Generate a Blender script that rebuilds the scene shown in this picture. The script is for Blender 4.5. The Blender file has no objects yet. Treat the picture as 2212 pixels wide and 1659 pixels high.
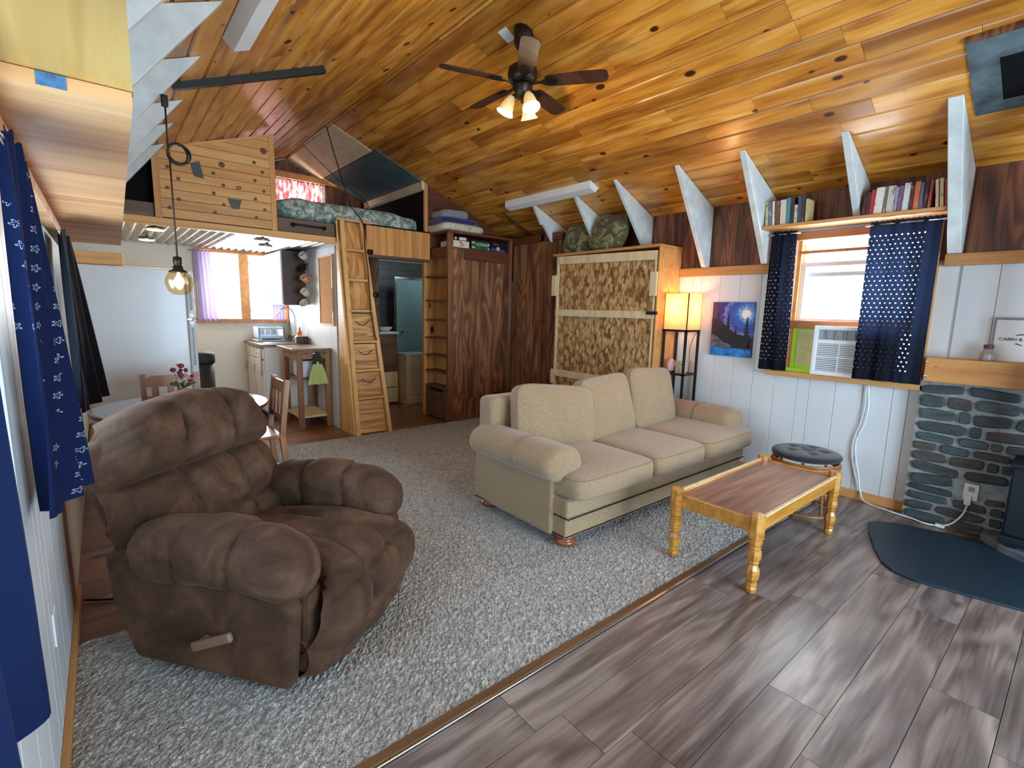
import bpy, bmesh, math, random
from mathutils import Vector, Matrix
R = random.Random(11)
scene = bpy.context.scene
COL = scene.collection
PI = math.pi

# ---------------------------------------------------------------- camera
YAW, PITCH, ROLL = math.radians(39.9), math.radians(8.5), math.radians(1.34)
EYE = Vector((0, 0, 1.5))
_f = Vector((math.sin(YAW) * math.cos(PITCH), math.cos(YAW) * math.cos(PITCH), -math.sin(PITCH)))
_r = Vector((math.cos(YAW), -math.sin(YAW), 0))
_u = _r.cross(_f)
_r2 = _r * math.cos(ROLL) + _u * math.sin(ROLL)
_u2 = _u * math.cos(ROLL) - _r * math.sin(ROLL)
cam = bpy.data.cameras.new('camera')
cam.sensor_width = 36
cam.lens = 1055.3 / 2212 * 36
cam.clip_start = 0.02
camo = bpy.data.objects.new('camera', cam)
m = Matrix((_r2, _u2, -_f)).transposed().to_4x4()
m.translation = EYE
camo.matrix_world = m
COL.objects.link(camo)
scene.camera = camo

# ---------------------------------------------------------------- view, world, daylight
scene.view_settings.view_transform = 'Standard'
scene.view_settings.look = 'None'
scene.view_settings.exposure = 0.3
scene.view_settings.gamma = 1.0
scene.view_settings.use_curve_mapping = False
scene.cycles.use_denoising = True
scene.cycles.max_bounces = 7
scene.cycles.diffuse_bounces = 4
scene.cycles.adaptive_threshold = 0.03
scene.cycles.glossy_bounces = 2
scene.cycles.transparent_max_bounces = 12
scene.cycles.sample_clamp_indirect = 6.0
scene.cycles.caustics_reflective = False
scene.cycles.caustics_refractive = False
world = bpy.data.worlds.new('daylight')
scene.world = world
world.use_nodes = True
bg = world.node_tree.nodes['Background']
bg.inputs[0].default_value = (0.80, 0.90, 1.0, 1)
bg.inputs[1].default_value = 3.0

def area(name, loc, rot, sx, sy, watts, col):
    l = bpy.data.lights.new(name, 'AREA')
    l.shape = 'RECTANGLE'; l.size = sx; l.size_y = sy
    l.energy = watts; l.color = col
    o = bpy.data.objects.new(name, l)
    o.location = loc; o.rotation_euler = rot
    COL.objects.link(o)
    return o
# daylight falling in through each window of the cabin (lights stand just outside the openings)
DAY = (0.86, 0.94, 1.0); BLUE = (0.38, 0.68, 1.0)
area('daylight_right_window', (4.98, 1.33, 1.62), (0, PI / 2, 0), 1.1, 1.0, 70, DAY)
area('daylight_kitchen_window', (1.6, 8.12, 1.75), (-PI / 2, 0, 0), 1.1, 0.85, 120, DAY)
area('daylight_loft_window', (2.42, 8.12, 3.05), (-PI / 2, 0, 0), 0.75, 0.55, 48, DAY)
area('daylight_left_window', (-0.42, 1.1, 1.28), (0, -PI / 2, 0), 0.65, 1.5, 36, BLUE)
area('daylight_left_far_window', (-0.42, 3.0, 1.4), (0, -PI / 2, 0), 0.95, 1.2, 25, BLUE)
area('daylight_door', (2.3, -2.45, 1.3), (PI / 2, 0, 0), 2.6, 2.0, 265, (0.55, 0.78, 1.0))

# ---------------------------------------------------------------- room constants
XL, XR = -0.21, 4.77          # faces of the long walls
YF, YB = -2.2, 7.9            # front wall (behind the camera) and back wall
YL = 5.9                      # front of the sleeping loft
SL, ER, EL = 0.41, 2.56, 2.62  # ceiling pitch, eave heights
XRIDGE = ((ER - EL) + SL * (XR + XL)) / (2 * SL)
ZRIDGE = EL + SL * (XRIDGE - XL)
def zceil(x):
    return min(EL + SL * (x - XL), ER + SL * (XR - x))

# ---------------------------------------------------------------- mesh helpers
class MB:
    def __init__(s):
        s.v = []; s.f = []
    def add(s, vs, fs):
        b = len(s.v)
        s.v += [tuple(p) for p in vs]
        s.f += [tuple(i + b for i in f) for f in fs]
        return s
    def box(s, x0, x1, y0, y1, z0, z1):
        v = [(x0, y0, z0), (x1, y0, z0), (x1, y1, z0), (x0, y1, z0), (x0, y0, z1), (x1, y0, z1), (x1, y1, z1), (x0, y1, z1)]
        return s.add(v, [(0, 3, 2, 1), (4, 5, 6, 7), (0, 1, 5, 4), (1, 2, 6, 5), (2, 3, 7, 6), (3, 0, 4, 7)])
    def bar(s, a, b, w, t, up=(0, 0, 1)):
        a, b = Vector(a), Vector(b); d = (b - a).normalized(); u = Vector(up)
        n = d.cross(u)
        if n.length < 1e-4: n = d.cross(Vector((1, 0, 0)))
        n.normalize(); u = n.cross(d).normalized()
        q = []
        for p in (a, b):
            for i, j in ((-1, -1), (1, -1), (1, 1), (-1, 1)):
                q.append(p + n * (i * w / 2) + u * (j * t / 2))
        return s.add(q, [(3, 2, 1, 0), (4, 5, 6, 7), (0, 1, 5, 4), (1, 2, 6, 5), (2, 3, 7, 6), (3, 0, 4, 7)])
    def prism(s, poly, vec):
        n = len(poly); vec = Vector(vec)
        a = [Vector(p) for p in poly]; b = [p + vec for p in a]
        return s.add(a + b, [tuple(range(n))[::-1], tuple(range(n, 2 * n))] + [(i, (i + 1) % n, n + (i + 1) % n, n + i) for i in range(n)])
    def tube(s, pts, r, n=8, closed=False):
        pts = [Vector(p) for p in pts]; k = len(pts); b = len(s.v)
        rs = r if isinstance(r, (list, tuple)) else [r] * k
        prev = None
        for i, p in enumerate(pts):
            if closed: t = (pts[(i + 1) % k] - pts[i - 1]).normalized()
            else: t = (pts[min(i + 1, k - 1)] - pts[max(i - 1, 0)]).normalized()
            if prev is None:
                a = t.cross(Vector((0, 0, 1)))
                if a.length < 0.05: a = t.cross(Vector((1, 0, 0)))
            else:
                a = prev - t * prev.dot(t)
                if a.length < 1e-5: a = t.cross(Vector((0, 0, 1)))
            a.normalize(); prev = a; c = t.cross(a)
            for j in range(n):
                w = 2 * PI * j / n
                s.v.append(tuple(p + (a * math.cos(w) + c * math.sin(w)) * rs[i]))
        for i in range(k if closed else k - 1):
            i2 = (i + 1) % k
            for j in range(n):
                s.f.append((b + i * n + j, b + i * n + (j + 1) % n, b + i2 * n + (j + 1) % n, b + i2 * n + j))
        if not closed:
            s.f.append(tuple(b + j for j in range(n))[::-1])
            s.f.append(tuple(b + (k - 1) * n + j for j in range(n)))
        return s
    def lathe(s, prof, c=(0, 0, 0), n=20, M=None, facets=False):
        b = len(s.v); c = Vector(c); k = len(prof)
        for r, z in prof:
            for j in range(n):
                w = 2 * PI * (j + (0.5 if facets else 0)) / n
                p = Vector((r * math.cos(w), r * math.sin(w), z))
                if M is not None: p = M @ p
                s.v.append(tuple(c + p))
        for i in range(k - 1):
            for j in range(n):
                s.f.append((b + i * n + j, b + i * n + (j + 1) % n, b + (i + 1) * n + (j + 1) % n, b + (i + 1) * n + j))
        s.f.append(tuple(b + j for j in range(n))[::-1])
        s.f.append(tuple(b + (k - 1) * n + j for j in range(n)))
        return s
    def grid(s, fn, nu, nv, wrapu=False):
        b = len(s.v); cu = nu if wrapu else nu + 1
        for j in range(nv + 1):
            for i in range(cu):
                s.v.append(tuple(fn(i / nu, j / nv)))
        for j in range(nv):
            for i in range(nu):
                i2 = (i + 1) % cu
                s.f.append((b + j * cu + i, b + j * cu + i2, b + (j + 1) * cu + i2, b + (j + 1) * cu + i))
        return s
    def blob(s, c, size, e=(0.4, 0.4), M=None, nu=28, nv=16, fn=None):
        """superellipsoid cushion"""
        def sp(x, p): return math.copysign(abs(x) ** p, x)
        b = len(s.v); c = Vector(c)
        for j in range(nv + 1):
            th = -PI / 2 + PI * j / nv
            for i in range(nu):
                ph = 2 * PI * i / nu
                p = Vector((size[0] * sp(math.cos(th), e[0]) * sp(math.cos(ph), e[1]),
                            size[1] * sp(math.cos(th), e[0]) * sp(math.sin(ph), e[1]),
                            size[2] * sp(math.sin(th), e[0])))
                if fn: p = fn(p)
                if M is not None: p = M @ p
                s.v.append(tuple(c + p))
        for j in range(nv):
            for i in range(nu):
                s.f.append((b + j * nu + i, b + j * nu + (i + 1) % nu, b + (j + 1) * nu + (i + 1) % nu, b + (j + 1) * nu + i))
        return s
    def mesh(s, name, smooth=False, weld=False):
        me = bpy.data.meshes.new(name)
        me.from_pydata(s.v, [], s.f)
        if weld:
            bm = bmesh.new(); bm.from_mesh(me)
            bmesh.ops.remove_doubles(bm, verts=bm.verts, dist=1e-5)
            bmesh.ops.recalc_face_normals(bm, faces=bm.faces)
            bm.to_mesh(me); bm.free()
        me.update()
        if smooth:
            me.polygons.foreach_set('use_smooth', [True] * len(me.polygons))
        return me
    def build(s, name, mat, parent=None, smooth=False, bevel=0.0, seg=2, sub=0, local=False, weld=False):
        o = bpy.data.objects.new(name, s.mesh(name, smooth, weld))
        return place(o, mat, parent, bevel, seg, sub, local)

def place(o, mat, parent=None, bevel=0.0, seg=2, sub=0, local=False):
    COL.objects.link(o)
    if mat is not None and not o.data.materials: o.data.materials.append(mat)
    if parent is not None:
        o.parent = parent
        if not local: o.matrix_parent_inverse = world_of(parent).inverted()
    if bevel:
        md = o.modifiers.new('bevel', 'BEVEL'); md.width = bevel; md.segments = seg
        md.limit_method = 'ANGLE'; md.angle_limit = math.radians(40)
    if sub:
        md = o.modifiers.new('sub', 'SUBSURF'); md.levels = sub; md.render_levels = sub
    return o

def world_of(o):
    w = o.matrix_basis.copy()
    if o.parent is not None:
        w = world_of(o.parent) @ o.matrix_parent_inverse @ w
    return w

def tag(o, label, cat, group=None, kind=None):
    o['label'] = label; o['category'] = cat
    if group: o['group'] = group
    if kind: o['kind'] = kind
    return o
def struct(o):
    o['kind'] = 'structure'
    return o
def thing(name, label, cat, loc=(0, 0, 0), rz=0.0, group=None):
    o = bpy.data.objects.new(name, None)
    o.empty_display_size = 0.1
    o.location = loc; o.rotation_euler = (0, 0, rz)
    COL.objects.link(o)
    return tag(o, label, cat, group)
def holder(name, loc=(0, 0, 0)):
    o = bpy.data.objects.new(name, None); o.empty_display_size = 0.1; o.location = loc
    COL.objects.link(o)
    return struct(o)
def copy_tree(o, parent=None):
    c = o.copy(); COL.objects.link(c); c.parent = parent
    if parent is not None: c.matrix_parent_inverse = o.matrix_parent_inverse.copy()
    for ch in list(o.children): copy_tree(ch, c)
    return c
def plate(ub, vb, holes, org, U, V, N, t):
    """a slab with rectangular holes as one connected mesh; ub, vb break points; holes = set of (iu, iv) cells"""
    org, U, V, N = Vector(org), Vector(U), Vector(V), Vector(N)
    mb = MB(); idx = {}
    def vi(i, j, k):
        if (i, j, k) not in idx:
            idx[(i, j, k)] = len(mb.v)
            mb.v.append(tuple(org + U * ub[i] + V * vb[j] + N * (t * k)))
        return idx[(i, j, k)]
    solid = lambda i, j: 0 <= i < len(ub) - 1 and 0 <= j < len(vb) - 1 and (i, j) not in holes
    for i in range(len(ub) - 1):
        for j in range(len(vb) - 1):
            if not solid(i, j): continue
            mb.f.append((vi(i, j, 0), vi(i, j + 1, 0), vi(i + 1, j + 1, 0), vi(i + 1, j, 0)))
            mb.f.append((vi(i, j, 1), vi(i + 1, j, 1), vi(i + 1, j + 1, 1), vi(i, j + 1, 1)))
            if not solid(i - 1, j): mb.f.append((vi(i, j, 0), vi(i, j, 1), vi(i, j + 1, 1), vi(i, j + 1, 0)))
            if not solid(i + 1, j): mb.f.append((vi(i + 1, j, 0), vi(i + 1, j + 1, 0), vi(i + 1, j + 1, 1), vi(i + 1, j, 1)))
            if not solid(i, j - 1): mb.f.append((vi(i, j, 0), vi(i + 1, j, 0), vi(i + 1, j, 1), vi(i, j, 1)))
            if not solid(i, j + 1): mb.f.append((vi(i, j + 1, 0), vi(i, j + 1, 1), vi(i + 1, j + 1, 1), vi(i + 1, j + 1, 0)))
    return mb
def lettering(name, text, mat, parent, org, U, V, h, depth=0.002):
    """raised lettering lying in the plane (U right, V up), cap height h"""
    cu = bpy.data.curves.new(name, 'FONT'); cu.body = text; cu.size = h / 0.7; cu.extrude = depth / 2
    to = bpy.data.objects.new('tmp', cu); COL.objects.link(to)
    bpy.context.view_layer.update()
    me = bpy.data.meshes.new_from_object(to.evaluated_get(bpy.context.evaluated_depsgraph_get()))
    bpy.data.objects.remove(to); me.name = name
    U, V = Vector(U), Vector(V); N = U.cross(V)
    M = Matrix((U, V, N)).transposed().to_4x4(); M.translation = Vector(org)
    me.transform(M)
    me.materials.clear()
    o = bpy.data.objects.new(name, me)
    return place(o, mat, parent)

# ---------------------------------------------------------------- materials
def lin(c):
    return tuple(((x / 255) / 12.92 if x <= 10 else (((x / 255) + 0.055) / 1.055) ** 2.4) for x in c) + (1,)
class NT:
    """small node-tree builder"""
    def __init__(s, name):
        s.m = bpy.data.materials.new(name); s.m.use_nodes = True
        s.n = s.m.node_tree.nodes; s.l = s.m.node_tree.links
        s.n.clear()
        s.out = s.n.new('ShaderNodeOutputMaterial')
        s.b = s.n.new('ShaderNodeBsdfPrincipled')
        s.l.new(s.b.outputs[0], s.out.inputs[0])
    def set(s, key, v):
        i = s.b.inputs[key]
        if hasattr(v, 'is_output'): s.l.new(v, i)
        else: i.default_value = v
    def node(s, t, **kw):
        n = s.n.new(t)
        for k, v in kw.items(): setattr(n, k, v)
        return n
    def link(s, a, b): s.l.new(a, b)
    def pos(s): return s.node('ShaderNodeNewGeometry').outputs['Position']
    def objc(s): return s.node('ShaderNodeTexCoord').outputs['Object']
    def rnd(s): return s.node('ShaderNodeObjectInfo').outputs['Random']
    def scale(s, v, sc):
        n = s.node('ShaderNodeVectorMath', operation='MULTIPLY'); s.link(v, n.inputs[0]); n.inputs[1].default_value = sc
        return n.outputs[0]
    def vadd(s, a, b):
        n = s.node('ShaderNodeVectorMath', operation='ADD'); s.link(a, n.inputs[0])
        if hasattr(b, 'is_output'): s.link(b, n.inputs[1])
        else: n.inputs[1].default_value = b
        return n.outputs[0]
    def math(s, op, a, b=None, c=None):
        n = s.node('ShaderNodeMath', operation=op)
        for i, x in enumerate((a, b, c)):
            if x is None: continue
            if hasattr(x, 'is_output'): s.link(x, n.inputs[i])
            else: n.inputs[i].default_value = x
        return n.outputs[0]
    def noise(s, v, sc, det=3, rough=0.55, dist=0.0):
        n = s.node('ShaderNodeTexNoise'); s.link(v, n.inputs['Vector'])
        n.inputs['Scale'].default_value = sc; n.inputs['Detail'].default_value = det
        n.inputs['Roughness'].default_value = rough; n.inputs['Distortion'].default_value = dist
        return n.outputs[0]
    def voro(s, v, sc, feat='F1', rand=1.0):
        n = s.node('ShaderNodeTexVoronoi', feature=feat); s.link(v, n.inputs['Vector'])
        n.inputs['Scale'].default_value = sc; n.inputs['Randomness'].default_value = rand
        return n
    def ramp(s, fac, stops):
        n = s.node('ShaderNodeValToRGB'); s.link(fac, n.inputs[0])
        e = n.color_ramp.elements
        while len(e) < len(stops): e.new(0.5)
        for i, (p, c) in enumerate(stops):
            e[i].position = p; e[i].color = c if len(c) == 4 else lin(c)
        return n.outputs[0]
    def mix(s, fac, a, b, mode='MIX'):
        n = s.node('ShaderNodeMix', data_type='RGBA', blend_type=mode)
        for i, x in ((0, fac), (6, a), (7, b)):
            if hasattr(x, 'is_output'): s.link(x, n.inputs[i])
            else: n.inputs[i].default_value = x
        return n.outputs[2]
    def sep(s, v):
        n = s.node('ShaderNodeSeparateXYZ'); s.link(v, n.inputs[0]); return n.outputs
    def bump(s, h, st=0.3, dist=0.01):
        n = s.node('ShaderNodeBump'); s.link(h, n.inputs['Height'])
        n.inputs['Strength'].default_value = st; n.inputs['Distance'].default_value = dist
        s.link(n.outputs[0], s.b.inputs['Normal'])
    def combine(s, x, y, z):
        n = s.node('ShaderNodeCombineXYZ')
        for i, a in enumerate((x, y, z)):
            if hasattr(a, 'is_output'): s.link(a, n.inputs[i])
            else: n.inputs[i].default_value = a
        return n.outputs[0]

def plain(name, c, rough=0.6, metal=0.0, spec=0.5, var=0.0, vsc=6.0, bump=0.0, bsc=60, sheen=0.0, coat=0.0, trans=0.0):
    t = NT(name); col = lin(c)
    if var:
        n = t.noise(t.pos(), vsc, 4)
        f = t.ramp(n, [(0.3, tuple(max(0, x * (1 - var)) for x in c)), (0.7, tuple(min(255, x * (1 + var)) for x in c))])
        t.set('Base Color', f)
    else: t.set('Base Color', col)
    t.set('Roughness', rough); t.set('Metallic', metal); t.set('Specular IOR Level', spec)
    if sheen: t.set('Sheen Weight', sheen); t.set('Sheen Roughness', 0.5)
    if coat: t.set('Coat Weight', coat); t.set('Coat Roughness', 0.1)
    if bump: t.bump(t.noise(t.pos(), bsc, 3), bump, 0.004)
    return t.m

def wood(name, dark, mid, light, axis=1, rough=0.4, coat=0.0, grain=1.0, tint=0.35, knots=0.0, knotc=(70, 32, 12), streak=0.0, streakc=(110, 60, 24), rings=0.0, spec=0.5, bump=0.05, knotscale=3.0, along=0.75):
    """wood with grain along world axis (0 x, 1 y, 2 z); every board shifts it by its own random value"""
    t = NT(name)
    p = t.pos(); r = t.rnd()
    off = t.combine(t.math('MULTIPLY', r, 37.0), t.math('MULTIPLY', r, 91.0), t.math('MULTIPLY', r, 53.0))
    q = t.vadd(p, off)
    sc = [11.0 * grain] * 3; sc[axis] = along * grain
    g1 = t.noise(t.scale(q, tuple(sc)), 1.0, 4, 0.6, 0.6)
    sf = [70.0 * grain] * 3; sf[axis] = 2.6 * along * grain
    g2 = t.noise(t.scale(q, tuple(sf)), 1.0, 2, 0.6)
    f = t.math('ADD', t.math('MULTIPLY', g1, 0.75), t.math('MULTIPLY', g2, 0.25))
    if rings:
        sr = [6.0] * 3; sr[axis] = 1.06 * along
        w = t.noise(t.scale(q, tuple(sr)), 1.0, 1, 0.4, 0.3)
        fr = t.math('SINE', t.math('ADD', t.math('MULTIPLY', w, 90.0 * rings), t.math('MULTIPLY', g2, 3.0)))
        f = t.math('ADD', f, t.math('MULTIPLY', fr, 0.075 if rings < 0.5 else 0.10))
    col = t.ramp(f, [(0.30, dark), (0.50, mid), (0.70, light)])
    if tint:
        tc = t.ramp(r, [(0.0, (255 - 120 * tint, 255 - 150 * tint, 255 - 170 * tint)), (0.35, (250, 244, 235)), (1.0, (255, 255, 255))])
        col = t.mix(0.85, col, tc, 'MULTIPLY')
    if streak:
        ss = [5.0] * 3; ss[axis] = 0.5
        sn = t.noise(t.scale(q, tuple(ss)), 1.0, 3, 0.5, 0.4)
        col = t.mix(t.ramp(sn, [(0.58, (0, 0, 0, 1)), (0.68, (streak, streak, streak, 1))]), col, lin(streakc))
    if knots:
        ks = [knotscale * 1.5] * 3; ks[axis] = knotscale * 0.9
        v = t.voro(t.scale(q, tuple(ks)), 1.0)
        gate = t.sep(v.outputs['Color'])[0]
        rad = t.math('MULTIPLY', t.math('GREATER_THAN', gate, 1.0 - knots), t.math('MULTIPLY_ADD', t.sep(v.outputs['Color'])[1], 0.13, 0.02))
        k = t.math('SUBTRACT', rad, v.outputs['Distance'])
        kf = t.ramp(t.math('MULTIPLY_ADD', k, 8.0, 0.5), [(0.12, (0, 0, 0, 1)), (0.55, (1, 1, 1, 1))])
        col = t.mix(kf, col, lin(knotc))
    t.set('Base Color', col); t.set('Roughness', rough); t.set('Specular IOR Level', spec)
    if coat: t.set('Coat Weight', coat); t.set('Coat Roughness', 0.12)
    if bump: t.bump(f, bump, 0.01)
    return t.m

M = {}
M['ceiling_pine'] = wood('ceiling_pine', (164, 94, 28), (214, 144, 52), (236, 176, 88), 1, 0.27, 0.12, tint=0.6, knots=0.8, streak=0.7, streakc=(132, 72, 20), knotscale=4.2, rings=0.2, along=1.1)
M['pine'] = wood('pine', (196, 132, 66), (222, 164, 92), (236, 190, 124), 0, 0.5, knots=0.3, tint=0.2)
M['pine_v'] = wood('pine_v', (190, 122, 58), (218, 152, 80), (234, 180, 112), 2, 0.5, knots=0.35, tint=0.3)
M['pine_y'] = wood('pine_y', (186, 124, 62), (214, 154, 86), (232, 182, 116), 1, 0.5, knots=0.3, tint=0.25)
M['plank_shelf'] = wood('plank_shelf', (172, 106, 58), (206, 146, 94), (226, 174, 116), 0, 0.55, knots=0.1, tint=0.0, grain=0.35, rings=0.12)
M['plank_yellow'] = wood('plank_yellow', (176, 128, 60), (190, 146, 76), (202, 160, 92), 1, 0.55, tint=0.0, grain=0.9)
M['ladder_pine'] = wood('ladder_pine', (206, 150, 84), (230, 178, 110), (242, 204, 142), 2, 0.5, knots=0.25, tint=0.15)
M['fir_ply'] = wood('fir_ply', (150, 98, 48), (204, 150, 86), (230, 186, 120), 0, 0.5, tint=0.15, rings=0.55, grain=0.8)
M['fir_ply_v'] = wood('fir_ply_v', (160, 100, 46), (206, 146, 76), (228, 176, 104), 2, 0.5, tint=0.15, rings=0.6, grain=0.8, knots=0.25)
M['dark_ply'] = wood('dark_ply', (56, 26, 14), (96, 52, 30), (136, 82, 48), 2, 0.5, tint=0.2, rings=0.7, grain=0.8)
M['wardrobe'] = wood('wardrobe', (78, 44, 28), (122, 78, 50), (168, 120, 80), 2, 0.45, tint=0.25, rings=0.55, grain=0.9)
M['wardrobe_trim'] = wood('wardrobe_trim', (96, 56, 32), (126, 78, 46), (150, 100, 62), 2, 0.5, tint=0.15)
M['wardrobe_rail'] = wood('wardrobe_rail', (76, 36, 18), (100, 52, 26), (122, 68, 36), 0, 0.5, tint=0.1)
M['walnut'] = wood('walnut', (74, 48, 30), (104, 72, 46), (128, 92, 62), 0, 0.5, tint=0.15, knots=0.2)
M['oak'] = wood('oak', (140, 84, 26), (188, 126, 46), (214, 158, 74), 0, 0.3, 0.3, tint=0.0, grain=1.6)
M['table_top'] = wood('table_top', (122, 80, 56), (160, 114, 84), (186, 142, 110), 0, 0.28, 0.15, tint=0.25, grain=0.9, rings=0.3)
M['chair_wood'] = wood('chair_wood', (112, 66, 30), (150, 96, 50), (178, 122, 72), 2, 0.4, tint=0.0)
M['trim_wood'] = wood('trim_wood', (178, 122, 66), (202, 146, 84), (218, 166, 104), 1, 0.5, tint=0.15)
M['sash_wood'] = wood('sash_wood', (150, 92, 52), (182, 120, 72), (200, 140, 90), 1, 0.5, tint=0.1)
M['laminate'] = wood('laminate', (82, 71, 68), (122, 109, 105), (162, 149, 143), 0, 0.33, 0.0, tint=0.3, grain=0.95, knots=0.35, knotc=(60, 48, 45), rings=0.3, streak=0.35, streakc=(82, 69, 66), knotscale=2.2, bump=0.12, along=1.25)
M['laminate_warm_lit'] = wood('laminate_warm_lit', (92, 58, 40), (128, 86, 60), (156, 110, 80), 0, 0.3, 0.0, tint=0.25, grain=0.6, knots=0.2, knotc=(64, 40, 28))  # same laminate as the front floor, warm light put into its colour
M['bleached'] = wood('bleached', (206, 178, 134), (228, 206, 164), (240, 222, 186), 2, 0.6, tint=0.1, grain=1.2)
M['white_paint'] = plain('white_paint', (226, 226, 222), 0.5, var=0.03, vsc=3)
M['white_panel'] = plain('white_panel', (214, 216, 216), 0.42, var=0.02, vsc=2)
M['gusset_paint'] = plain('gusset_paint', (206, 210, 206), 0.6, var=0.06, vsc=9, bump=0.1, bsc=30)
M['cream_wall'] = plain('cream_wall', (224, 214, 196), 0.55)
M['appliance'] = plain('appliance', (222, 226, 226), 0.28, coat=0.2, bump=0.03, bsc=120)
M['plastic_white'] = plain('plastic_white', (228, 230, 232), 0.35)
M['plastic_grey'] = plain('plastic_grey', (150, 152, 154), 0.4)
M['rubber'] = plain('rubber', (28, 28, 30), 0.7)
M['black'] = plain('black', (14, 13, 13), 0.5)
M['shade_and_trim_black'] = plain('shade_and_trim_black', (5, 5, 6), 0.8, spec=0.2)  # near-black for painted shade in voids and openings, and for the lintel strip
M['iron'] = plain('iron', (34, 30, 28), 0.42, metal=0.6)
M['bronze'] = plain('bronze', (52, 42, 34), 0.38, metal=0.7, var=0.2, vsc=30)
M['fan_blade'] = wood('fan_blade', (36, 20, 14), (60, 34, 24), (80, 48, 34), 0, 0.55, 0.0, tint=0.0, grain=1.2, spec=0.25)
M['chrome'] = plain('chrome', (200, 202, 204), 0.18, metal=1.0)
M['galvanised'] = plain('galvanised', (190, 180, 170), 0.35, metal=0.7, var=0.12, vsc=8)
M['slate'] = plain('slate', (74, 86, 88), 0.55, var=0.35, vsc=7, bump=0.3, bsc=24)
M['grey_sheet'] = plain('grey_sheet', (84, 98, 100), 0.35, var=0.12, vsc=4)
M['mortar'] = plain('mortar', (140, 146, 144), 0.85, var=0.15, vsc=20, bump=0.5, bsc=60)
M['stove_iron'] = plain('stove_iron', (16, 24, 32), 0.45, metal=0.3)
M['hearth_mat'] = plain('hearth_mat', (22, 42, 56), 0.5, var=0.1, vsc=30, bump=0.15, bsc=200)
M['hearth_stone'] = plain('hearth_stone', (96, 108, 116), 0.7, var=0.2, vsc=12, bump=0.3, bsc=40)
M['concrete'] = plain('concrete', (120, 118, 114), 0.9)
M['steel_dark'] = plain('steel_dark', (66, 64, 62), 0.4, metal=0.7)
M['cork'] = plain('cork', (206, 140, 66), 0.85, var=0.12, vsc=60)
M['orange_soap'] = plain('orange_soap', (240, 104, 14), 0.15)
M['mauve'] = plain('mauve', (96, 26, 60), 0.5)
M['jar'] = plain('jar', (150, 138, 132), 0.25, var=0.1, vsc=40)
M['lime'] = plain('lime', (186, 240, 60), 0.5)
M['towel_green'] = plain('towel_green', (186, 200, 122), 0.9, sheen=0.3)
M['towel_dark'] = plain('towel_dark', (40, 56, 34), 0.9, sheen=0.3)
M['grey_cloth'] = plain('grey_cloth', (138, 130, 134), 0.95, var=0.08, vsc=20, sheen=0.4)
M['blue_cloth'] = plain('blue_cloth', (26, 34, 96), 0.95, var=0.1, vsc=20, sheen=0.4)
M['black_cloth'] = plain('black_cloth', (30, 27, 28), 0.95, sheen=0.3, bump=0.2, bsc=300)
M['rattan'] = plain('rattan', (160, 104, 56), 0.5)
M['brick_red'] = plain('brick_red', (160, 50, 40), 0.6)
M['petal'] = plain('petal', (120, 26, 36), 0.7)
M['petal_pink'] = plain('petal_pink', (214, 176, 178), 0.7)
M['leaf'] = plain('leaf', (78, 92, 52), 0.7)
M['terracotta'] = plain('terracotta', (168, 98, 48), 0.35)
M['enamel_mint'] = plain('enamel_mint', (216, 222, 190), 0.3)
M['ceramic'] = plain('ceramic', (214, 212, 208), 0.25)
M['ceramic_peach'] = plain('ceramic_peach', (226, 160, 124), 0.3)
M['melamine_brown'] = plain('melamine_brown', (74, 48, 32), 0.5, var=0.08, vsc=6)
M['cabinet_cream'] = plain('cabinet_cream', (224, 214, 204), 0.45)
M['counter'] = plain('counter', (128, 96, 72), 0.3, var=0.12, vsc=40)
M['glass_dark'] = plain('glass_dark', (120, 150, 152), 0.12, coat=0.5)
M['grey_tile'] = plain('grey_tile', (92, 94, 92), 0.5, var=0.1, vsc=6)
M['rug_pink'] = plain('rug_pink', (176, 96, 118), 0.95, var=0.25, vsc=40)
M['sky_white'] = plain('sky_white', (240, 244, 246), 0.9)

def emit(name, c, st):
    t = NT(name); t.set('Base Color', lin(c)); t.set('Emission Color', lin(c)); t.set('Emission Strength', st)
    return t.m
M['cfl'] = emit('cfl', (255, 246, 226), 4.0)
M['filament'] = emit('filament', (255, 190, 96), 14.0)
M['puck_glow'] = emit('puck_glow', (255, 226, 150), 6.0)

def glassy(name, tint=(1, 1, 1, 1), gloss=0.12, rough=0.02):
    t = NT(name); t.n.remove(t.b)
    tr = t.node('ShaderNodeBsdfTransparent'); tr.inputs[0].default_value = tint
    gl = t.node('ShaderNodeBsdfGlossy'); gl.inputs['Roughness'].default_value = rough
    mx = t.node('ShaderNodeMixShader'); mx.inputs[0].default_value = gloss
    t.link(tr.outputs[0], mx.inputs[1]); t.link(gl.outputs[0], mx.inputs[2]); t.link(mx.outputs[0], t.out.inputs[0])
    return t.m
M['pane'] = glassy('pane', gloss=0.06)
M['bulb_glass'] = glassy('bulb_glass', (1.0, 0.80, 0.55, 1), 0.10)
M['shower_glass'] = glassy('shower_glass', (0.42, 0.56, 0.58, 1), 0.25, 0.2)

def shade(name, c, tw=0.55, emitst=0.0):
    """cloth or frosted glass that lets the lamp inside shine through"""
    t = NT(name); col = lin(c)
    t.set('Base Color', col); t.set('Roughness', 0.8)
    tl = t.node('ShaderNodeBsdfTranslucent'); tl.inputs[0].default_value = col
    mx = t.node('ShaderNodeMixShader'); mx.inputs[0].default_value = tw
    t.link(t.b.outputs[0], mx.inputs[1]); t.link(tl.outputs[0], mx.inputs[2]); t.link(mx.outputs[0], t.out.inputs[0])
    return t.m
M['lamp_shade'] = shade('lamp_shade', (252, 206, 160), 0.6)
M['frosted'] = shade('frosted', (236, 224, 184), 0.3)
M['sheer'] = shade('sheer', (178, 164, 196), 0.10)

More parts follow.
